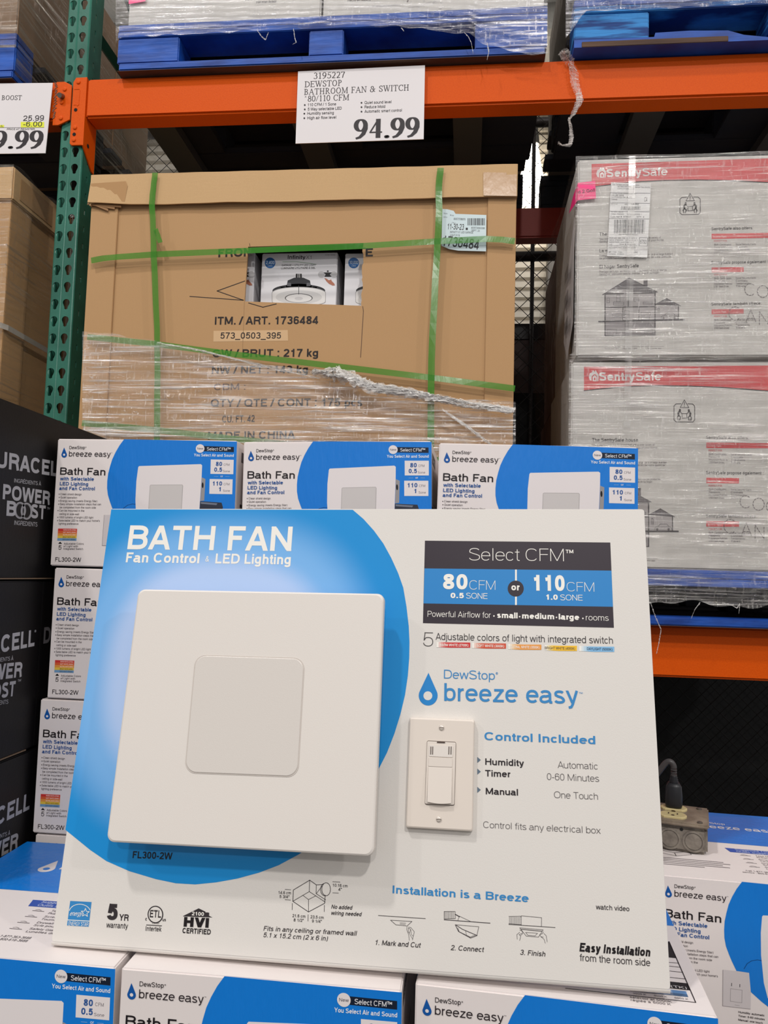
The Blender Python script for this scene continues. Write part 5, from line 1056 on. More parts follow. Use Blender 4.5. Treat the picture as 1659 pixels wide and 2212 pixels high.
# =================================================================== WHITE SAFE CARTONS
YS = 2.055
SW_ = mat('carton_grey_white', (196, 192, 186), .5, noise=(30, (184, 180, 174), .4), spec=.3)
RED = mat('print_red', (196, 52, 56), .45); DG = (48, 42, 42)
def safe_art(s, o):
    """o: function mapping the measurements of the upper carton to its own face"""
    P = lambda x, y: (1099+x/2.9625, 320+y/2.9625)
    def pl(pts, c, k=None): s.poly([P(*p) for p in pts], c, k)
    def li(pts, w_, c=DG, k=None, cl=False): s.line([P(*p) for p in pts], w_, c, k, cl)
    def tx(t, x0, y0, x1, y1, cap, c=DG, w_=0, res=None): a = P(x0, y0); b = P(x1, y1); s.text(t, a[0], a[1], b[0], b[1], cap, c, w_, res=res)
    s.k = 0
    crv = [(530, 250), (620, 238), (720, 226), (850, 214), (1000, 207), (1200, 204), (1400, 207), (1700, 222), (1960, 250)]
    pl([(530, 250), (530, 102)]+[(1960, 56)]+crv[::-1][:-1], RED, 0)
    for a, b in zip(crv[:-1], crv[1:]): li([a, b], 2, (30, 26, 28), 1)
    s.k = 1
    tx('Sentry', 625, 186, 848, 180, 17.5, (216, 210, 206), .03, 3); tx('Safe', 856, 180, 1015, 174, 17.5, (216, 210, 206), .008, 3)
    # flame and house mark
    pl([(560, 165), (566, 142), (580, 136), (588, 122), (598, 134), (602, 120), (612, 136), (622, 150), (620, 188), (612, 190), (612, 158), (600, 146), (586, 152), (578, 162), (578, 188), (566, 184)], (216, 210, 206))
    pl([(584, 164), (598, 152), (609, 164), (609, 190), (584, 190)], (216, 210, 206)); pl([(593, 168), (601, 168), (601, 184), (593, 184)], RED, 3)
    # lifting icon
    li([(1108, 316), (1138, 314)], 1.6); li([(1182, 313), (1212, 314), (1225, 326), (1225, 410), (1214, 424), (1108, 426), (1095, 414), (1095, 328), (1108, 316)], 1.6)
    li([(1160, 290), (1188, 336), (1134, 338)], 1.4, DG, None, True); li([(1160, 304), (1160, 322)], 1.6); li([(1160, 328), (1160, 331)], 1.6)
    for sg in (-1, 1):
        cx = 1160+sg*28; s.disc(*P(cx, 352), 2.2, DG, 2, 10); li([(cx, 358), (cx+sg*10, 372), (cx+sg*8, 388)], 4); li([(cx, 362), (cx-sg*12, 374)], 2); li([(cx+sg*8, 386), (cx-sg*4, 396), (cx+sg*2, 414)], 2.4); li([(cx+sg*8, 386), (cx+sg*16, 398), (cx+sg*12, 414)], 2.4)
    li([(1146, 374), (1175, 373), (1176, 400), (1146, 402)], 1.4, DG, None, True)
    # texts
    def para(hd, y, lines, w_=252):
        tx(hd, 580, y, 580+w_, y-8, 7.6, DG, .014, 2)
        for i, (t, ww) in enumerate(lines): tx(t, 580, y+27+i*17, 580+ww, y+27+i*17-12, 4.4, (92, 84, 84), 0, 1)
    para('The SentrySafe house', 562, (('Stay protected from fire, flood and theft with a wide variety of', 392), ('SentrySafe products for the many areas of your home.', 414)), 290)
    para('La maison SentrySafe', 668, (('Protégez-vous du feu, des inondations et du vol grâce à un large éventail', 468), ('de produits SentrySafe adaptés aux pièces de votre domicile.', 462)), 270)
    para('El hogar SentrySafe', 771, (('Protéjase del fuego, las inundaciones y los robos con los productos', 430), ('SentrySafe, adecuados para las distintas áreas de su hogar.', 382)), 252)
    # house drawing
    hg = (158, 152, 150)
    pl([(616, 936), (936, 930), (936, 1196), (616, 1200)], hg, 0); pl([(936, 1010), (1086, 1008), (1086, 1100), (936, 1102)], hg, 0); pl([(616, 1106), (936, 1102), (936, 1196), (616, 1200)], (132, 126, 126), 1)
    pl([(600, 938), (770, 832), (952, 922), (936, 926)], (84, 78, 80), 1); pl([(862, 840), (888, 838), (888, 892), (862, 882)], (84, 78, 80), 1); pl([(934, 1002), (1010, 962), (1100, 1008), (1086, 1010)], (84, 78, 80), 1)
    for w_, p in ((2.6, [(616, 936), (616, 1200)]), (2.6, [(936, 930), (936, 1196)]), (1.6, [(600, 938), (770, 832), (952, 922)]), (2.4, [(618, 1020), (936, 1014)]), (3.4, [(576, 1110), (1122, 1098)]), (2.2, [(765, 930), (765, 1018)]), (1.8, [(730, 1020), (730, 1105)]), (1.8, [(832, 1016), (832, 1102)]), (2.2, [(1086, 1008), (1086, 1100)]), (1.4, [(934, 1002), (1010, 962), (1100, 1010)]), (1.4, [(616, 1200), (936, 1196)]), (1.6, [(612, 934), (940, 928)])): li(p, w_, (54, 48, 50), 3)
    random.seed(5)
    for (x0, y0, x1, y1) in ((670, 985, 735, 1005), (800, 960, 832, 980), (860, 985, 918, 1000), (664, 1060, 722, 1080), (740, 1040, 770, 1090), (846, 1050, 905, 1070), (866, 1158, 920, 1186), (630, 1160, 690, 1190), (744, 1120, 765, 1160), (628, 960, 644, 990), (690, 940, 712, 984), (846, 1080, 900, 1098)):
        li([(x0, y0), (x1, y0), (x1, y1), (x0, y1)], .9, (88, 82, 84), 3, True); li([(x0, (y0+y1)/2), (x1, (y0+y1)/2)], .7, (88, 82, 84), 3)
    for x in range(620, 936, 14): li([(x, 930-(0 if x > 790 else 0)), (x+2, 905)], .6, (60, 54, 56), 3)
    li([(952, 1030), (958, 1022), (966, 1030)], 1, (54, 48, 50), 3)
    for x in (952, 959, 966): li([(x, 1034), (x, 1060)], .8, (54, 48, 50), 3)
    li([(975, 1092), (977, 1076), (996, 1070), (1010, 1056), (1050, 1055), (1064, 1070), (1078, 1074), (1080, 1090)], .9, (60, 54, 56), 3); li([(998, 1072), (1062, 1070)], .7, (60, 54, 56), 3); s.disc(*P(990, 1088), 2.6, (60, 54, 56), 3, 14); s.disc(*P(1062, 1086), 2.6, (60, 54, 56), 3, 14)
    for i in range(60): li([(455+i*9, 1272-i*.05), (459+i*9, 1272-i*.05)], .8, DG, 1)
    for x, t in ((612, 'To cut out here'), (730, 'Pour découper'), (884, 'Para cortar aquí')): tx(t, x, 1287, x+92, 1285, 3.2, (100, 92, 92))
    # right hand column
    for k_, (hd, y) in enumerate((('SentrySafe also offers:', 526), ('SentrySafe propose également :', 742), ('SentrySafe también ofrece:', 1008))):
        tx(hd, 1296, y, 1296+(268, 360, 320)[k_], y-6, 6.6, DG, .008, 2)
        wr = (470, 205, 205)[k_]; pl([(1298, y+22), (1298+wr, y+22-wr*.017), (1298+wr, y+56-wr*.021), (1298, y+56)], RED, 2); tx('Documents / Papers', 1306, y+48, 1392, y+46, 4.6, (220, 180, 178))
        tx('PERFECT FOR:', 1312, y+76, 1398, y+75, 4, (186, 70, 70), .01)
        for i in range(4): tx(('Birth Certificates', 'Passports', 'Insurance Policies', 'USB Flash Drives')[i], 1314, y+98+i*17, 1314+(110, 70, 116, 96)[i], y+97+i*17, 4, (84, 76, 78)); tx(('Social Security Cards', 'Contrats', 'Testaments', 'Titres')[i], 1452, y+96+i*17, 1452+(130, 76, 90, 60)[i], y+95+i*17, 4, (84, 76, 78))
    # perforated capital letters
    def dash(pts, w_=1.8):
        for a, b in zip(pts[:-1], pts[1:]):
            a = Vector(a); b = Vector(b); n_ = max(1, int((b-a).length/17))
            for i in range(n_): li([tuple(a.lerp(b, i/n_)), tuple(a.lerp(b, (i+.62)/n_))], w_, (104, 96, 96), 2)
    circ = lambda cx, cy, rx, ry, a0, a1: [(cx+rx*math.cos(R_(a)), cy-ry*math.sin(R_(a))) for a in range(a0, a1+1, 30)]
    dash(circ(1545, 905, 36, 38, 50, 320)); dash(circ(1626, 918, 36, 38, 0, 360)); dash(circ(1448, 1058, 40, 44, 50, 320)); dash([(1516, 1118), (1548, 1034), (1584, 1120)]); dash([(1530, 1088), (1572, 1088)]); dash([(1604, 1130), (1604, 1046), (1660, 1128), (1660, 1050)])
    dash(circ(1726, 1080, 40, 44, 50, 320)); dash(circ(1710, 930, 36, 38, 50, 320))
def safe_carton(pxl, pyt, pyb, label, dx, rows=1):
    a = onY(pxl, pyt, YS); b = onY(pxl, pyb, YS)
    r = empty('safe_carton', (a.x+.32, YS+.25, b.z), label, 'carton', 'white safe cartons stacked at right')
    G().box((a.x, YS, b.z), (a.x+1.1, YS+.5, a.z), .004).out('carton_body', SW_, r)
    G().box((a.x+.012, YS+.505, b.z), (a.x+1.09, YS+.98, a.z-.004), .004).out('carton_body', mat('carton_side_brown', (120, 84, 66), .7), r)
    return r, a, b
r1, a1_, b1_ = safe_carton(1249, 345, 770, 'upper white safe carton with red header band, pink sticker and long shipping label', 0)
r2, a2_, b2_ = safe_carton(1235, 782, 1223.5, 'lower white safe carton with red header band, above the blue pallet', 0)
s = Sheet(Vector((a1_.x, YS, b1_.z)), (1, 0, 0), (0, 0, 1), lambda x, y: onY(x, y, YS), eps=.0003); safe_art(s, None); s.flush('front_print', r1)
ref = onY(1277.9, 355.4, YS); ref2 = onY(1261.5, 793, YS); dlt = ref2-ref
s = Sheet(Vector((a2_.x, YS, b2_.z)), (1, 0, 0), (0, 0, 1), lambda x, y: onY(x, y, YS)+dlt, eps=.0003); safe_art(s, None); s.flush('front_print', r2)
# stickers and label
yk = YS-.006
s = Sheet(Vector((a1_.x, yk, b1_.z)), (1, 0, 0), (0, 0, 1), lambda x, y: onY(x, y, yk), eps=.0002)
P = lambda x, y: (1099+x/2.9625, 320+y/2.9625)
s.poly([P(*p) for p in ((655, 220), (910, 226), (886, 700), (630, 690))], mat('label_white', (214, 212, 210), .4)); s.k = 1
for y in (286, 350, 404, 450): s.line([P(654-(y-220)*.05, y), P(908-(y-220)*.05, y+4)], 1, DG)
s.line([P(800, 224), P(797, 284)], 1, DG)
random.seed(2)
for (x0, x1, y0, y1) in ((720, 848, 373, 396), (675, 877, 458, 547)):
    x = x0
    while x < x1-3: w_ = random.choice((2, 3, 5)); s.poly([P(x, y0), P(x+w_, y0), P(x+w_-3, y1), P(x-3, y1)], (34, 32, 34)); x += w_+random.choice((2.4, 3.5, 5))
for t, x0, x1, y, c, w_ in (('From:  The Master Lock Company', 664, 775, 238, 3, 0), ('1600 TREBOL POINT DRIVE', 696, 782, 250, 2.6, 0), ('LOUISVILLE KY 40299', 694, 768, 263, 2.6, 0), ('Carrier:', 806, 836, 240, 3, 0), ('Robinson Trans Services', 805, 904, 254, 3, 0), ('TO: RECEIVING WAREHOUSE 1057', 662, 816, 295, 2.8, 0), ('100 LINE DRIVE', 657, 736, 307, 3.4, .02), ('BARRHAVEN ON L4L5N2', 657, 788, 319, 3.4, .02), ('Canada', 655, 694, 331, 3, 0), ('CA', 866, 886, 342, 10, -.004), ('SHIP TO ZIP', 655, 696, 361, 2.6, 0), ('(420)', 740, 760, 363, 2.6, 0), ('L4L5N2', 786, 832, 364, 4, .01), ('PO: 00071190003', 654, 732, 412, 2.8, 0), ('ITEM: P90000     DPW1E00000 1', 653, 850, 427, 3, 0), ('Cust Part # 1070021        QTY:  2', 651, 866, 444, 3.4, .014), ('(00) 1 00 71649 007900000 5', 704, 828, 558, 2.8, 0),
        ('PICK LOC: 054 - 054 - A - 1   QTY: 2', 644, 818, 580, 3.2, 0), ('SKU: P90000   DPW1E00 1', 643, 824, 593, 3, 0), ('MASTER 34070613-0', 642, 800, 606, 2.8, 0), ('Lot           Ship # Quantity', 641, 812, 619, 2.8, 0), ('ONE OVER PALLETS   VENDOR 1', 640, 830, 630, 2.6, 0), ('Ship to Address Phone: INVENTORY@SENTRY', 640, 814, 641, 2.6, 0), ('BR  1100   7100', 640, 724, 669, 2.8, 0), ('LANE', 800, 824, 670, 3, 0), ('Container   07/28/20', 639, 736, 681, 2.8, 0), ('6793', 840, 880, 612, 9, .004)):
    s.text(t, *P(x0, y), *P(x1, y+1.5), c, DG, w_, res=2 if c > 8 else 1)
s.line([P(836, 573), P(888, 574), P(886, 628), P(834, 627)], 1, DG, closed=True)
s.flush('shipping_label', r1)
# pink sticker bends round the corner
PK_ = mat('pink_sticker', (240, 36, 122), .5, emit=0)
g = G(); c0, c1, c2, c3 = [onY(*P(*p), yk-.002) for p in ((443, 222), (553, 210), (558, 322), (441, 334))]
g.add([c0, c1, c2, c3], [(3, 2, 1, 0)]); e0 = c0+Vector((-.006, .05, -.012)); e1 = c3+Vector((-.016, .05, -.012)); g.add([e0, c0, c3, e1], [(3, 2, 1, 0)])
o = g.out('pink_sticker', PK_, r1); solidify(o, .0004)
s = Sheet(Vector((a1_.x, yk-.002, b1_.z)), (1, 0, 0), (0, 0, 1), lambda x, y: onY(x, y, yk-.002), eps=.0006)
s.text('d 2 Goll', *P(444, 292), *P(552, 278), 7, (40, 14, 30), .004, res=2); s.line([P(449, 330), P(460, 306), P(470, 318), P(480, 300)], 1.4, (250, 120, 170)); s.flush('sticker_lettering', r1)
# dark hanging papers on the left side
g = G(); x_ = a1_.x-.012
g.add([(x_+.006, YS+.02, H0+.965), (x_-.002, YS+.13, H0+.80), (x_-.004, YS+.14, H0+.66), (x_+.000, YS+.10, H0+.60), (x_+.006, YS+.03, H0+.68)], [(0, 1, 2, 3, 4)])
o = solidify(g.out('side_papers', mat('paper_shaded', (190, 184, 182), .6), r1), .0006)
s = Sheet(Vector((x_-.0055, YS+.14, H0+.60)), (0, -1, 0), (0, 0, 1), lambda x, y: Vector((x_-.0055, YS+.14-x, H0+.90-y)), eps=.0)
for i in range(3):
    for j in range(6): s.rect(.02+j*.013, .05+i*.072, .02+j*.013+.007, .05+i*.072+.035, (40, 36, 38))
s.flush('side_barcodes', r1)
# film over both cartons and the pallet
YW = YS-.012
wf = empty('pallet_wrap', ((a2_.x+.5), YS, ZLB+.05), 'clear crinkled stretch film wound round the white safe cartons and their pallet', 'film', kind=None)
FS = film('safe_film', clear=.79, streak=1.15, sc=13, bump=1.3, gloss=.75)
zw0 = onY(1420, 1302, YW).z; zw1 = onY(1250, 342, YW).z
X0, X1 = a2_.x-.008, a2_.x+1.17
def sf(u, v):
    x = X0+(X1-X0)*u; z = zw0+.006*math.sin(u*31)+.004*math.sin(u*77)
    z = z+(zw1+.006-z)*v
    off = .010 if z > b1_.z else 0
    y = YW-.002*math.sin(u*23+v*11)-.0025*math.sin(v*140+3*math.sin(u*6))-(.008*math.exp(-((z-b1_.z)/.02)**2))
    return Vector((x+off*(1-u)*1.2, y, z))
tag(G().grid(sf, 110, 150).out('front_film', FS, wf, smooth=True), kind='stuff')
FD = film('side_film', clear=.70, streak=.9, sc=7, tint=(120, 108, 100), rot='z', gloss=.25)
def ss(u, v):
    z = zw0+(zw1-zw0)*v; y = YW+u*.85
    bul = .05*math.sin(min(1, u*1.25)*math.pi)*(.35+.65*math.exp(-((v-.62)/.22)**2))*(1 if v < .93 else (1-v)/.07)
    return Vector((X0+(.010 if v > .55 else 0)-bul*1.3-.002*math.sin(v*70), y, z+.02*math.sin(u*9)*(1-v)))
tag(G().grid(ss, 24, 70).out('side_film', FD, wf, smooth=True), kind='stuff')
g = G(); tz0, tz1 = b2_.z, zw1
for (x0, w_) in ((onY(1365, 600, YW-.006).x, .017),):
    g.grid(lambda u, v: Vector((x0-.017*(1-v)+w_*(u-.5), YW-.008-.001*math.sin(v*30), tz0+(tz1-tz0)*v)), 1, 20)
g.out('clear_tape', film('clear_tape', clear=.60, streak=.35, sc=3, bump=.2), wf, smooth=True)
for pts, k in ((((1404, 1300, .5), (1415, 1330, .6), (1428, 1360, .5), (1424, 1385, .4), (1418, 1412, .5)), 4), (((1512, 1302, .6), (1500, 1318, .5), (1493, 1336, .4)), 3), (((1560, 1303, .6), (1580, 1306, .5), (1592, 1314, .4), (1598, 1304, .4), (1596, 1326, .2)), 3)):
    rope(pts, YS-.03, .0035, 'film_tail', wf, k, 3)
# =================================================================== LEFT BAY: brown carton, wrapped upper load
xr = -1.343
lb = empty('strapped_carton', (-1.75, 2.6, zb), 'brown strapped carton behind film at the left edge, beside the green upright', 'carton')
zlt = H0+1.156
G().box((-2.3, 2.10, ZLB+.001), (xr, 3.02, zlt-.092), .003).out('carton_body', KR, lb)
G().box((-2.31, 2.085, zlt-.10), (xr+.012, 3.035, zlt), .004).out('carton_lid', KRL, lb)
G().box((xr-.09, 2.094, ZLB+.01), (xr+.004, 2.10, zlt-.1)).out('corner_flap', KR, lb)
G().box((xr, 2.096, ZLB+.01), (xr+.005, 2.2, zlt-.1)).out('corner_flap', KR, lb)
WS = mat('grey_strap', (176, 168, 158), .35, spec=.5)
yv = 2.42
G().box((xr+.0135, yv, ZLB+.01), (xr+.0145, yv+.018, zlt+.001)).out('strap', WS, lb)
for z in (H0+.68, H0+.32):
    g = G(); pts = [Vector((-1.42, 2.074, z+.002)), Vector((xr+.002, 2.074, z)), Vector((xr+.016, 2.10, z-.002)), Vector((xr+.016, 2.5, z-.01)), Vector((xr+.016, 3.03, z+.01))]
    vs = [];
    for p in pts: vs += [p+Vector((0, 0, .008)), p-Vector((0, 0, .008))]
    g.add(vs, [(2*i, 2*i+1, 2*i+3, 2*i+2) for i in range(4)]); solidify(g.out('strap', WS, lb), .001)
G().box((xr+.0125, 2.12, zlt-.085), (xr+.0135, 2.3, zlt-.02)).out('tape_patch', TAPE, lb)
FL_ = film('left_film', clear=.8, streak=.8, sc=8, tint=(200, 190, 180))
def lw(u, v):
    return Vector((xr+.022+.004*math.sin(v*30+u*20), 2.06+u*.97, H0-.1+(1.25+.01*math.sin(u*30))*v))
tag(G().grid(lw, 30, 50).out('side_film', FL_, lb, smooth=True), kind='stuff')
tag(G().grid(lambda u, v: Vector((-2.0+u*(xr+.022+2.0), 2.062-.003*math.sin(u*40+v*22), H0-.1+1.25*v)), 20, 40).out('front_film', FL_, lb, smooth=True), kind='stuff')
# load on the upper left pallet
ul = empty('wrapped_load', (-1.9, 2.6, ZUB+.142), 'brown cartons under dark stretch film on the upper left pallet', 'carton')
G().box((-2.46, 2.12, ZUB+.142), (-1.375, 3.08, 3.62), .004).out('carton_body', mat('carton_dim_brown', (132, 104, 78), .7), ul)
for y in (2.44, 2.76): G().box((-1.374, y, ZUB+.15), (-1.372, y+.006, 3.62)).out('carton_seam', KRD, ul)
FU = film('upper_left_film', clear=.62, streak=.9, sc=7, tint=(170, 162, 152))
tag(G().grid(lambda u, v: Vector((-1.345+.006*math.sin(v*22+u*9), 2.075+u*1.03, ZUB+.03*u+.0+1.6*v+.02*math.sin(u*12)*(1-v))), 24, 50).out('side_film', FU, ul, smooth=True), kind='stuff')
tag(G().grid(lambda u, v: Vector((-2.4+u*(-1.345+2.4), 2.072-.003*math.sin(u*30+v*12), ZUB+.085+1.5*v)), 20, 40).out('front_film', FU, ul, smooth=True), kind='stuff')
# =================================================================== UPPER CARGO (centre and right pallets)
zc = ZUB+.145
xl = onY(278, 10, 2.09).x; xs = onY(695.5, 15, 2.09).x; xr2 = onY(1175, 5, 2.09).x
for nm, x0, x1, lab in (('white_carton', xl, xs-.003, 'white carton on the upper pallet, left of the seam above the price sign'), ('white_carton', xs+.003, xr2, 'white carton on the upper pallet, right of the seam above the price sign')):
    r = empty(nm, ((x0+x1)/2, 2.6, zc), lab, 'carton', 'white cartons on the upper pallet')
    G().box((x0, 2.092, zc), (x1, 3.05, 3.7), .004).out('carton_body', SW_, r)
    s = Sheet(Vector((x0, 2.092, zc)), (1, 0, 0), (0, 0, 1), lambda x, y: onY(x, y, 2.092), eps=.0003)
    if x0 == xl:
        s.text('y que revisan claridador', 553, 6.6, 597, 5.2, 5, DG); s.text('para el embalaje', 530, 1, 588, -.6, 5, DG)
    else:
        s.text('Hecho en México', 751, 3.4, 800.5, 2, 6.4, DG, .01); s.line([(880, 4), (884, -6)], 3, (120, 112, 110))
    s.flush('printed_lettering', r)
    if x0 == xl:
        s = Sheet(Vector((x0, 2.086, zc)), (1, 0, 0), (0, 0, 1), lambda x, y: onY(x, y, 2.086), eps=.0003); s.poly([(278, 9), (314, 3), (316, -14), (278, -8)], PK_); s.flush('pink_sticker', r)
cw = empty('pallet_wrap', ((xl+xr2)/2, 2.08, ZUB+.08), 'clear ragged stretch film hanging over the front edge of the centre upper pallet', 'film')
FC = film('upper_film', clear=.58, streak=1.1, sc=9, tint=(226, 224, 226))
PE = [(248, 95), (262, 80), (300, 78), (400, 74), (520, 67), (600, 62), (680, 58), (760, 56), (860, 58), (900, 60), (960, 70), (1010, 72), (1040, 92), (1100, 110), (1150, 118), (1184, 118)]
def cf(u, v):
    px = 250+(1183-250)*u; yb_ = interp(PE, px)+3*math.sin(u*90)*math.sin(u*17)
    p = onY(px, yb_+(-14-yb_)*v, 2.062-.004*math.sin(u*14+v*3)-.002*math.sin(v*40+u*10)); return p
tag(G().grid(cf, 110, 26).out('front_film', FC, cw, smooth=True), kind='stuff')
for pts in (((556, 66, .5), (566, 80, .7), (574, 86, .6), (580, 70, .3)), ((634, 62, .5), (637, 82, .7), (640, 92, .5), (632, 96, .2)), ((866, 60, .3), (873, 68, .3), (868, 60, .2)), ((1003, 70, .6), (1012, 80, .5), (1018, 92, .3), (1022, 116, .2)), ((1052, 92, .6), (1056, 112, .6), (1052, 130, .2))):
    rope(pts, 2.05, .0035, 'film_tail', cw, 4, 6, step=5)
rw = empty('pallet_wrap', (.8, 2.06, ZUB+.12), 'stretch film gathered over the top of the upper right pallet', 'film')
FR = [(1238, 60), (1262, 26), (1300, 22), (1400, 20), (1500, 14), (1700, 4)]
def rf(u, v):
    px = 1222+u*560; yb_ = interp(FR, px)+2*math.sin(u*50)
    return onY(px, yb_+(-24-yb_)*v, 2.045-.003*math.sin(u*20+v*7))
tag(G().grid(rf, 50, 14).out('front_film', FC, rw, smooth=True), kind='stuff')
tag(G().grid(lambda u, v: Vector((.262+.004*math.sin(v*9+u*9)-.03*math.sin(u*3.1)*v, 2.05+u*.9, ZUB+.02+v*.6)), 16, 20).out('side_film', FD, rw, smooth=True), kind='stuff')
xq = onY(1262, 0, 2.09).x
tag(G().box((xq, 2.1, zc), (xq+1.1, 3.05, 3.7), .004).out('grey_carton', mat('carton_grey', (128, 120, 112), .6)), 'grey carton resting on the upper right pallet, just inside the frame top', 'carton')
# torn strand of film hanging over the beam
rs = rope([(1208, 122, .9), (1222, 116, 1.8), (1232, 140, 2.2), (1240, 165, 1.8), (1250, 198, 1.2), (1250, 220, 1.2), (1240, 248, 1.1), (1229, 258, .9), (1233, 280, .7), (1236, 298, .8), (1229, 313, .7), (1215, 314, .6), (1206, 309, .7)], YR-.012, .0088, 'film_strand', None, 9, 12, m=film('strand_film', clear=.25, streak=1.5, sc=30, tint=(240, 232, 226), gloss=.5), step=6, calm=.3)
tag(rs, 'torn curling strand of clear film hanging over the upper orange beam', 'film strand'); del rs['kind']
# =================================================================== PRICE SIGNS
PAP = mat('sign_paper', (222, 216, 216), .32, spec=.5)
def sign(c4, ys, label):
    P4 = [onY(*p, ys) for p in c4]
    r = empty('price_sign', (P4[2]+P4[3])/2, label, 'sign')
    g = G(); b_ = [p+Vector((0, .0022, 0)) for p in P4]; g.add(P4+b_, [(3, 2, 1, 0), (4, 5, 6, 7), (0, 1, 5, 4), (1, 2, 6, 5), (2, 3, 7, 6), (3, 0, 4, 7)])
    g.out('sign_card', PAP, r)
    return r, Sheet(P4[3], (1, 0, 0), (0, 0, 1), lambda x, y: onY(x, y, ys), eps=.0003)
SI = (34, 26, 30)
r, s = sign(((643.8, 154.3), (918, 140.8), (915.2, 300.4), (638.4, 309.9)), YR-.009, 'white price sign reading 94.99 clipped to the upper orange beam')
sf_ = lambda th, tn: (lambda t: serif(t, th, tn))
s.text('3195227', 677.3, 170.5, 745, 167.8, 13.2, SI, font=sf_(.1, .06)); s.text('DEWSTOP', 658, 188.6, 737.7, 185.2, 12.6, SI, font=sf_(.1, .06)); s.text('BATHROOM FAN & SWITCH', 657, 205, 883, 195.4, 12.6, SI, font=sf_(.1, .06))
s.text('^', 658, 219.8, 662, 219.6, 12, SI, font=sf_(.1, .06)); s.text('80/110 CFM', 664.8, 219.5, 754, 216.2, 12.4, SI, font=sf_(.1, .06))
for t, x0, y0, x1, y1 in (('110 CFM / 1 Sone', 664.8, 229.6, 726, 227.6), ('5 Way selectable LED', 664.8, 239, 738, 236.8), ('Humidity sensing', 663.8, 248.2, 721, 246.6), ('High air flow level', 663.8, 258, 726, 256.2), ('Quiet sound level', 787.3, 224.8, 845.4, 223), ('Reduce Mold', 787.3, 234.2, 831.9, 233), ('Automatic smart control', 787.3, 243.8, 868, 241)):
    s.text(t, x0, y0, x1, y1, 6.2, SI, .002, res=2); s.disc(x0-6.4, y0-2.6, 1.9, SI, 3, 12)
s.text('94.99', 763.3, 299.8, 906, 294.8, 41, SI, font=sf_(.19, .07)); s.flush('sign_lettering', r)
r, s = sign(((-90, 181), (113.8, 179), (98, 330.8), (-98, 333)), YR-.009, 'white price sign at the left edge reading 25.99 and -6.00')
s.text('BOOST', 3.4, 216.2, 46.6, 216, 10, SI, font=sf_(.1, .06)); s.text('25.99', 50, 261.4, 94.5, 260.4, 11.4, SI, res=2); s.rect(45, 263.4, 95.5, 275.4, (222, 226, 60), 0); s.poly([(-30, 270.5), (9, 270), (9, 275), (-30, 275.4)], (222, 226, 60), 0)
s.text('-6.00', 50, 273.4, 90.5, 273.4, 10.8, SI, res=2, k=4); s.line([(0, 275.6), (95, 275.4)], .6, SI); s.text('PRICE AT REGISTER', 15, 281, 75, 280.8, 3.8, SI); s.text('AL', 1, 274, 7, 274, 3.6, SI, k=4)
s.text('9.99', -17, 320.6, 92, 320.2, 37.5, SI, font=sf_(.19, .07)); s.flush('sign_lettering', r)
# =================================================================== BLACK BATTERY CARTONS
XBK = -.656
BLK = mat('carton_black', (15, 13, 14), .5, spec=.25, bump=(200, .1)); SLV = (176, 174, 176)
rows = ((H0+.233, H0-.0225), (H0-.0245, H0-.281), (H0-.283, H0-.56))
mK = lambda px, py: onX(px, py, XBK)
yA = onX(84, 1400, XBK).y
labs = ('top black battery carton reading power boost, beside the fan carton stack', 'middle black battery carton at the left edge', 'lowest black battery carton, resting behind the front left fan carton')
for i, (z1, z0) in enumerate(rows):
    y0, y1 = ((.97, 1.42), (.91, yA), (.95, 1.36))[i]
    r = empty('battery_carton', (XBK-.2, (y0+y1)/2, z0), labs[i], 'carton', 'black battery cartons at left')
    g = G(); g.box((XBK-.42, y0, z0+.0008), (XBK, y1, z1-.0008), .002); g.out('carton_body', BLK, r)
    if i < 2: G().box((XBK-.4, y0+.02, z0-.0002), (XBK+.0006, y1-.02, z0+.0016)).out('cut_edge', mat('kraft_edge', (120, 98, 76), .8), r)
    s = Sheet(Vector((XBK, y0, z0)), (0, 1, 0), (0, 0, 1), mK, eps=.0003)
    if i == 0:
        s.text('DURACELL', -38, 1005, 139, 1032, 38, SLV, .03, res=3)
        s.text('INGRÉDIENTS À', 30, 1042, 88, 1049, 8.6, SLV, res=2); s.text('POWER', 5, 1078, 107, 1091, 33, SLV, .032, res=3); s.text('B', 13, 1114, 34, 1115.6, 33, SLV, .032); s.text('ST', 66, 1119, 97, 1122, 31, SLV, .032)
        for cx in (43, 57): s.line([(cx+10.5*math.cos(R_(a)), 1102.5+(cx-43)*.12+16*math.sin(R_(a))) for a in range(0, 361, 10)], 4.4, SLV, ext=.06)
        s.text('TM', 101, 1100.4, 107.5, 1100.8, 5, SLV, res=2); s.text('INGREDIENTS', 30, 1133.6, 80, 1137.6, 9.6, SLV, res=2)
    elif i == 1:
        s.text('DURACELL', -100, 1431, 73.5, 1395.5, 42, SLV, .03, res=3); s.text('®', 74, 1366, 77.5, 1365.5, 5, SLV)
        s.text('INGRÉDIENTS À', -32, 1433, 28, 1426, 9, SLV, res=2); s.text('POWER', -62, 1476, 46, 1462, 36, SLV, .032, res=3); s.text('BOOST', -56, 1519, 31, 1503, 35, SLV, .032, res=3); s.text('TM', 37.5, 1473, 44.5, 1471.5, 5, SLV); s.text('INGREDIENTS', -36, 1527, 17, 1520, 9.4, SLV, res=2)
    else:
        s.text('DURACELL', -110, 1836, 62.5, 1748, 42, SLV, .03, res=3); s.text('INGRÉDIENTS À', -38, 1824, 21, 1803, 9, SLV, res=2); s.text('POWER', -72, 1888, 37, 1832, 37, SLV, .032, res=3)
    s.flush('silver_lettering', r)
r = empty('battery_carton', (XBK-.2, yA+.2, rows[1][1]), 'middle row black battery carton behind the first, only its letter D showing', 'carton', 'black battery cartons at left')
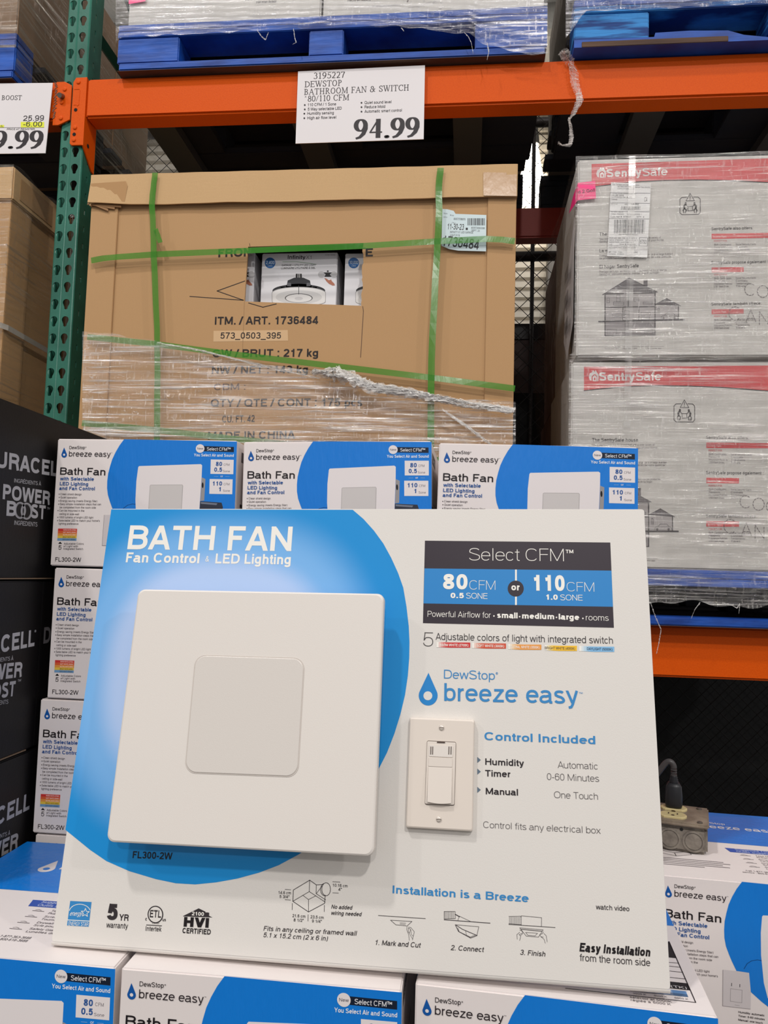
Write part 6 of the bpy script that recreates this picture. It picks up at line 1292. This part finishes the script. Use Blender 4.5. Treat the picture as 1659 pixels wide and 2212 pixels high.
G().box((XBK-.42, yA+.0015, rows[1][1]+.0008), (XBK-.0004, yA+.36, rows[1][0]-.0008), .002).out('carton_body', BLK, r)
s = Sheet(Vector((XBK, yA, rows[1][1])), (0, 1, 0), (0, 0, 1), mK, eps=.0003); s.text('D', 93, 1390.5, 108, 1388, 35, (120, 116, 118), .03); s.text('URACELL', 109, 1388, 165, 1378, 33, (120, 116, 118), .03); s.flush('silver_lettering', r)
tag(G().box((XBK-.42, .9, 0), (XBK-.003, 1.5, H0-.562)).out('trim_21', mat('plinth_grey', (110, 106, 102), .7)), kind='structure')
# =================================================================== OUTLET BOX, PLUG AND CORD
ZD = H0-.4095
q0 = onZ(1529, 1850, ZD); q1 = onZ(1434, 1836, ZD)
ux = (q0-q1).normalized(); uy = Vector((-ux.y, ux.x, 0)); Lb = .124
O_ = q0-ux*Lb; hB = .039; dB = .098
CST = mat('cast_metal_box', (150, 142, 130), .5, .25, noise=(60, (108, 100, 92), .4), bump=(160, .6))
ob = empty('outlet_box', O_+ux*Lb/2+uy*dB/2, 'grey metal outlet box with cream sockets standing on the right-hand fan carton', 'outlet box')
G().obox(O_, ux*Lb, uy*dB, Vector((0, 0, hB)), .005).out('box_body', CST, ob)
G().obox(O_-ux*.002-uy*.002+Vector((0, 0, hB)), ux*(Lb+.004), uy*(dB+.004), Vector((0, 0, .006)), .002).out('cover_plate', mat('cover_metal', (154, 140, 122), .45, .2, noise=(40, (122, 108, 92), .4), bump=(200, .4)), ob)
def face_pt(u, v, out=0): return O_+ux*u-uy*out+Vector((0, 0, v))
def ringo(g, c, ax, ay, an, r0, r1, h_, n=28):
    vs = []
    for rr, hh in ((r1, 0), (r1, h_), (r0, h_), (r0, 0)): vs += [c+ax*rr*math.cos(2*math.pi*i/n)+ay*rr*math.sin(2*math.pi*i/n)+an*hh for i in range(n)]
    g.add(vs, [(k*n+i, k*n+(i+1) % n, (k+1)*n+(i+1) % n, (k+1)*n+i) for k in range(3) for i in range(n)])
for u in (.034, .070, .104):
    g = G(); c = face_pt(u, .0185, .0002); ringo(g, c, ux, Vector((0, 0, 1)), -uy, .0130, .0158, .0012)
    g.tube([c, c-uy*.0008], .0118, 24); g.out('knockout', CST, ob)
for u in (.054, .087): g = G(); c = face_pt(u, .0345, .0003); g.tube([c, c-uy*.0004], .0025, 14); g.out('mounting_hole', mat('hole_dark', (8, 8, 8), .9), ob)
for u, v in ((.112, dB-.012), (.113, .008)): g = G(); c = O_+ux*u+uy*v+Vector((0, 0, hB+.006)); g.tube([c, c+Vector((0, 0, .002)), c+Vector((0, 0, .0028))], [.0042, .004, .002], 12); g.out('cover_screw', STL, ob)
CRM = mat('cream_plastic', (206, 190, 140), .35)
def recept(cu, cv_):
    c = O_+ux*cu+uy*cv_+Vector((0, 0, hB+.006)); g = G(); n = 28; pts = []
    for i in range(n):
        a = 2*math.pi*i/n; x = .0205*math.cos(a); y = max(-.0145, min(.0145, .0195*math.sin(a))); pts.append((x, y))
    vs = [c+ux*x+uy*y for x, y in pts]+[c+ux*x+uy*y+Vector((0, 0, .0022)) for x, y in pts]+[c+ux*x*.93+uy*y*.93+Vector((0, 0, .003)) for x, y in pts]
    g.add(vs, [(k*n+i, k*n+(i+1) % n, (k+1)*n+(i+1) % n, (k+1)*n+i) for k in range(2) for i in range(n)]+[[2*n+i for i in range(n)]])
    o = g.out('socket', CRM, ob); t = c+Vector((0, 0, .0031)); dk = mat('slot_brown', (70, 52, 44), .5)
    for x, w_ in ((-.0065, .0018), (.0065, .0018)): G().obox(t+ux*(x-w_/2)-uy*.001, ux*w_, uy*.007, Vector((0, 0, .0003))).out('slot', dk, o)
    g = G(); g.tube([t-uy*.0065, t-uy*.0065+Vector((0, 0, .0003))], .0026, 12); g.out('slot', dk, o)
    return c
cA = recept(.074, .028); cB = recept(.074, .070)
g = G(); c = (cA+cB)/2; g.tube([c, c+Vector((0, 0, .0022))], .0032, 12); g.out('cover_screw', mat('brass_screw', (96, 66, 40), .4, .8), ob)
pc_ = empty('power_cord', cB, 'black plug and grey cord plugged into the metal outlet box', 'power cord')
PLB = mat('rubber_black', (22, 23, 28), .42); Z_ = Vector((0, 0, 1))
g = G(); sec = ((0, .0125, .0105), (.004, .0132, .0110), (.018, .0132, .0105), (.032, .0120, .0098), (.038, .0088, .0080)); n = 20; vs = []
for hh, rx, ry in sec:
    for i in range(n):
        a = 2*math.pi*i/n; cx_, sy_ = math.cos(a), math.sin(a); p_ = 2.8
        vs.append(cB+Z_*(.0035+hh)+ux*rx*math.copysign(abs(cx_)**(2/p_), cx_)+uy*ry*math.copysign(abs(sy_)**(2/p_), sy_))
m_ = len(sec); g.add(vs, [(k*n+i, k*n+(i+1) % n, (k+1)*n+(i+1) % n, (k+1)*n+i) for k in range(m_-1) for i in range(n)]+[[(m_-1)*n+i for i in range(n)], list(range(n))[::-1]])
g.out('plug', PLB, pc_, smooth=True)
pt = cB+Z_*.041
g = G(); P_ = []; rr = []
for i in range(9): P_.append(pt+Z_*(.0014*i)); rr.append(.0082-.0003*i if i % 2 == 0 else .0066-.0003*i)
g.tube(P_, rr, 16); g.out('strain_relief', PLB, pc_, smooth=True)
g = G(); top = pt+Z_*.010
ctrl = [top, top+Z_*.008, top+Z_*.017-ux*.0005, top+Z_*.0225-ux*.005, top+Z_*.020-ux*.012, top+Z_*.006-ux*.022, top-Z_*.012-ux*.034, top-Z_*.034-ux*.045+uy*.02, Vector((top.x-.045, top.y+.10, ZD+.006)), Vector((top.x-.03, top.y+.17, ZD+.006))]
def cat(P, n=7):
    o = []
    for i in range(len(P)-1):
        a, b, c_, d_ = P[max(i-1, 0)], P[i], P[i+1], P[min(i+2, len(P)-1)]
        for k in range(n):
            t = k/n; o.append(.5*((2*b)+(c_-a)*t+(2*a-5*b+4*c_-d_)*t*t+(3*b-a-3*c_+d_)*t*t*t))
    return o+[P[-1]]
g.tube(cat(ctrl), .0048, 12); g.out('cable', mat('cord_grey', (62, 58, 58), .4), pc_, smooth=True)
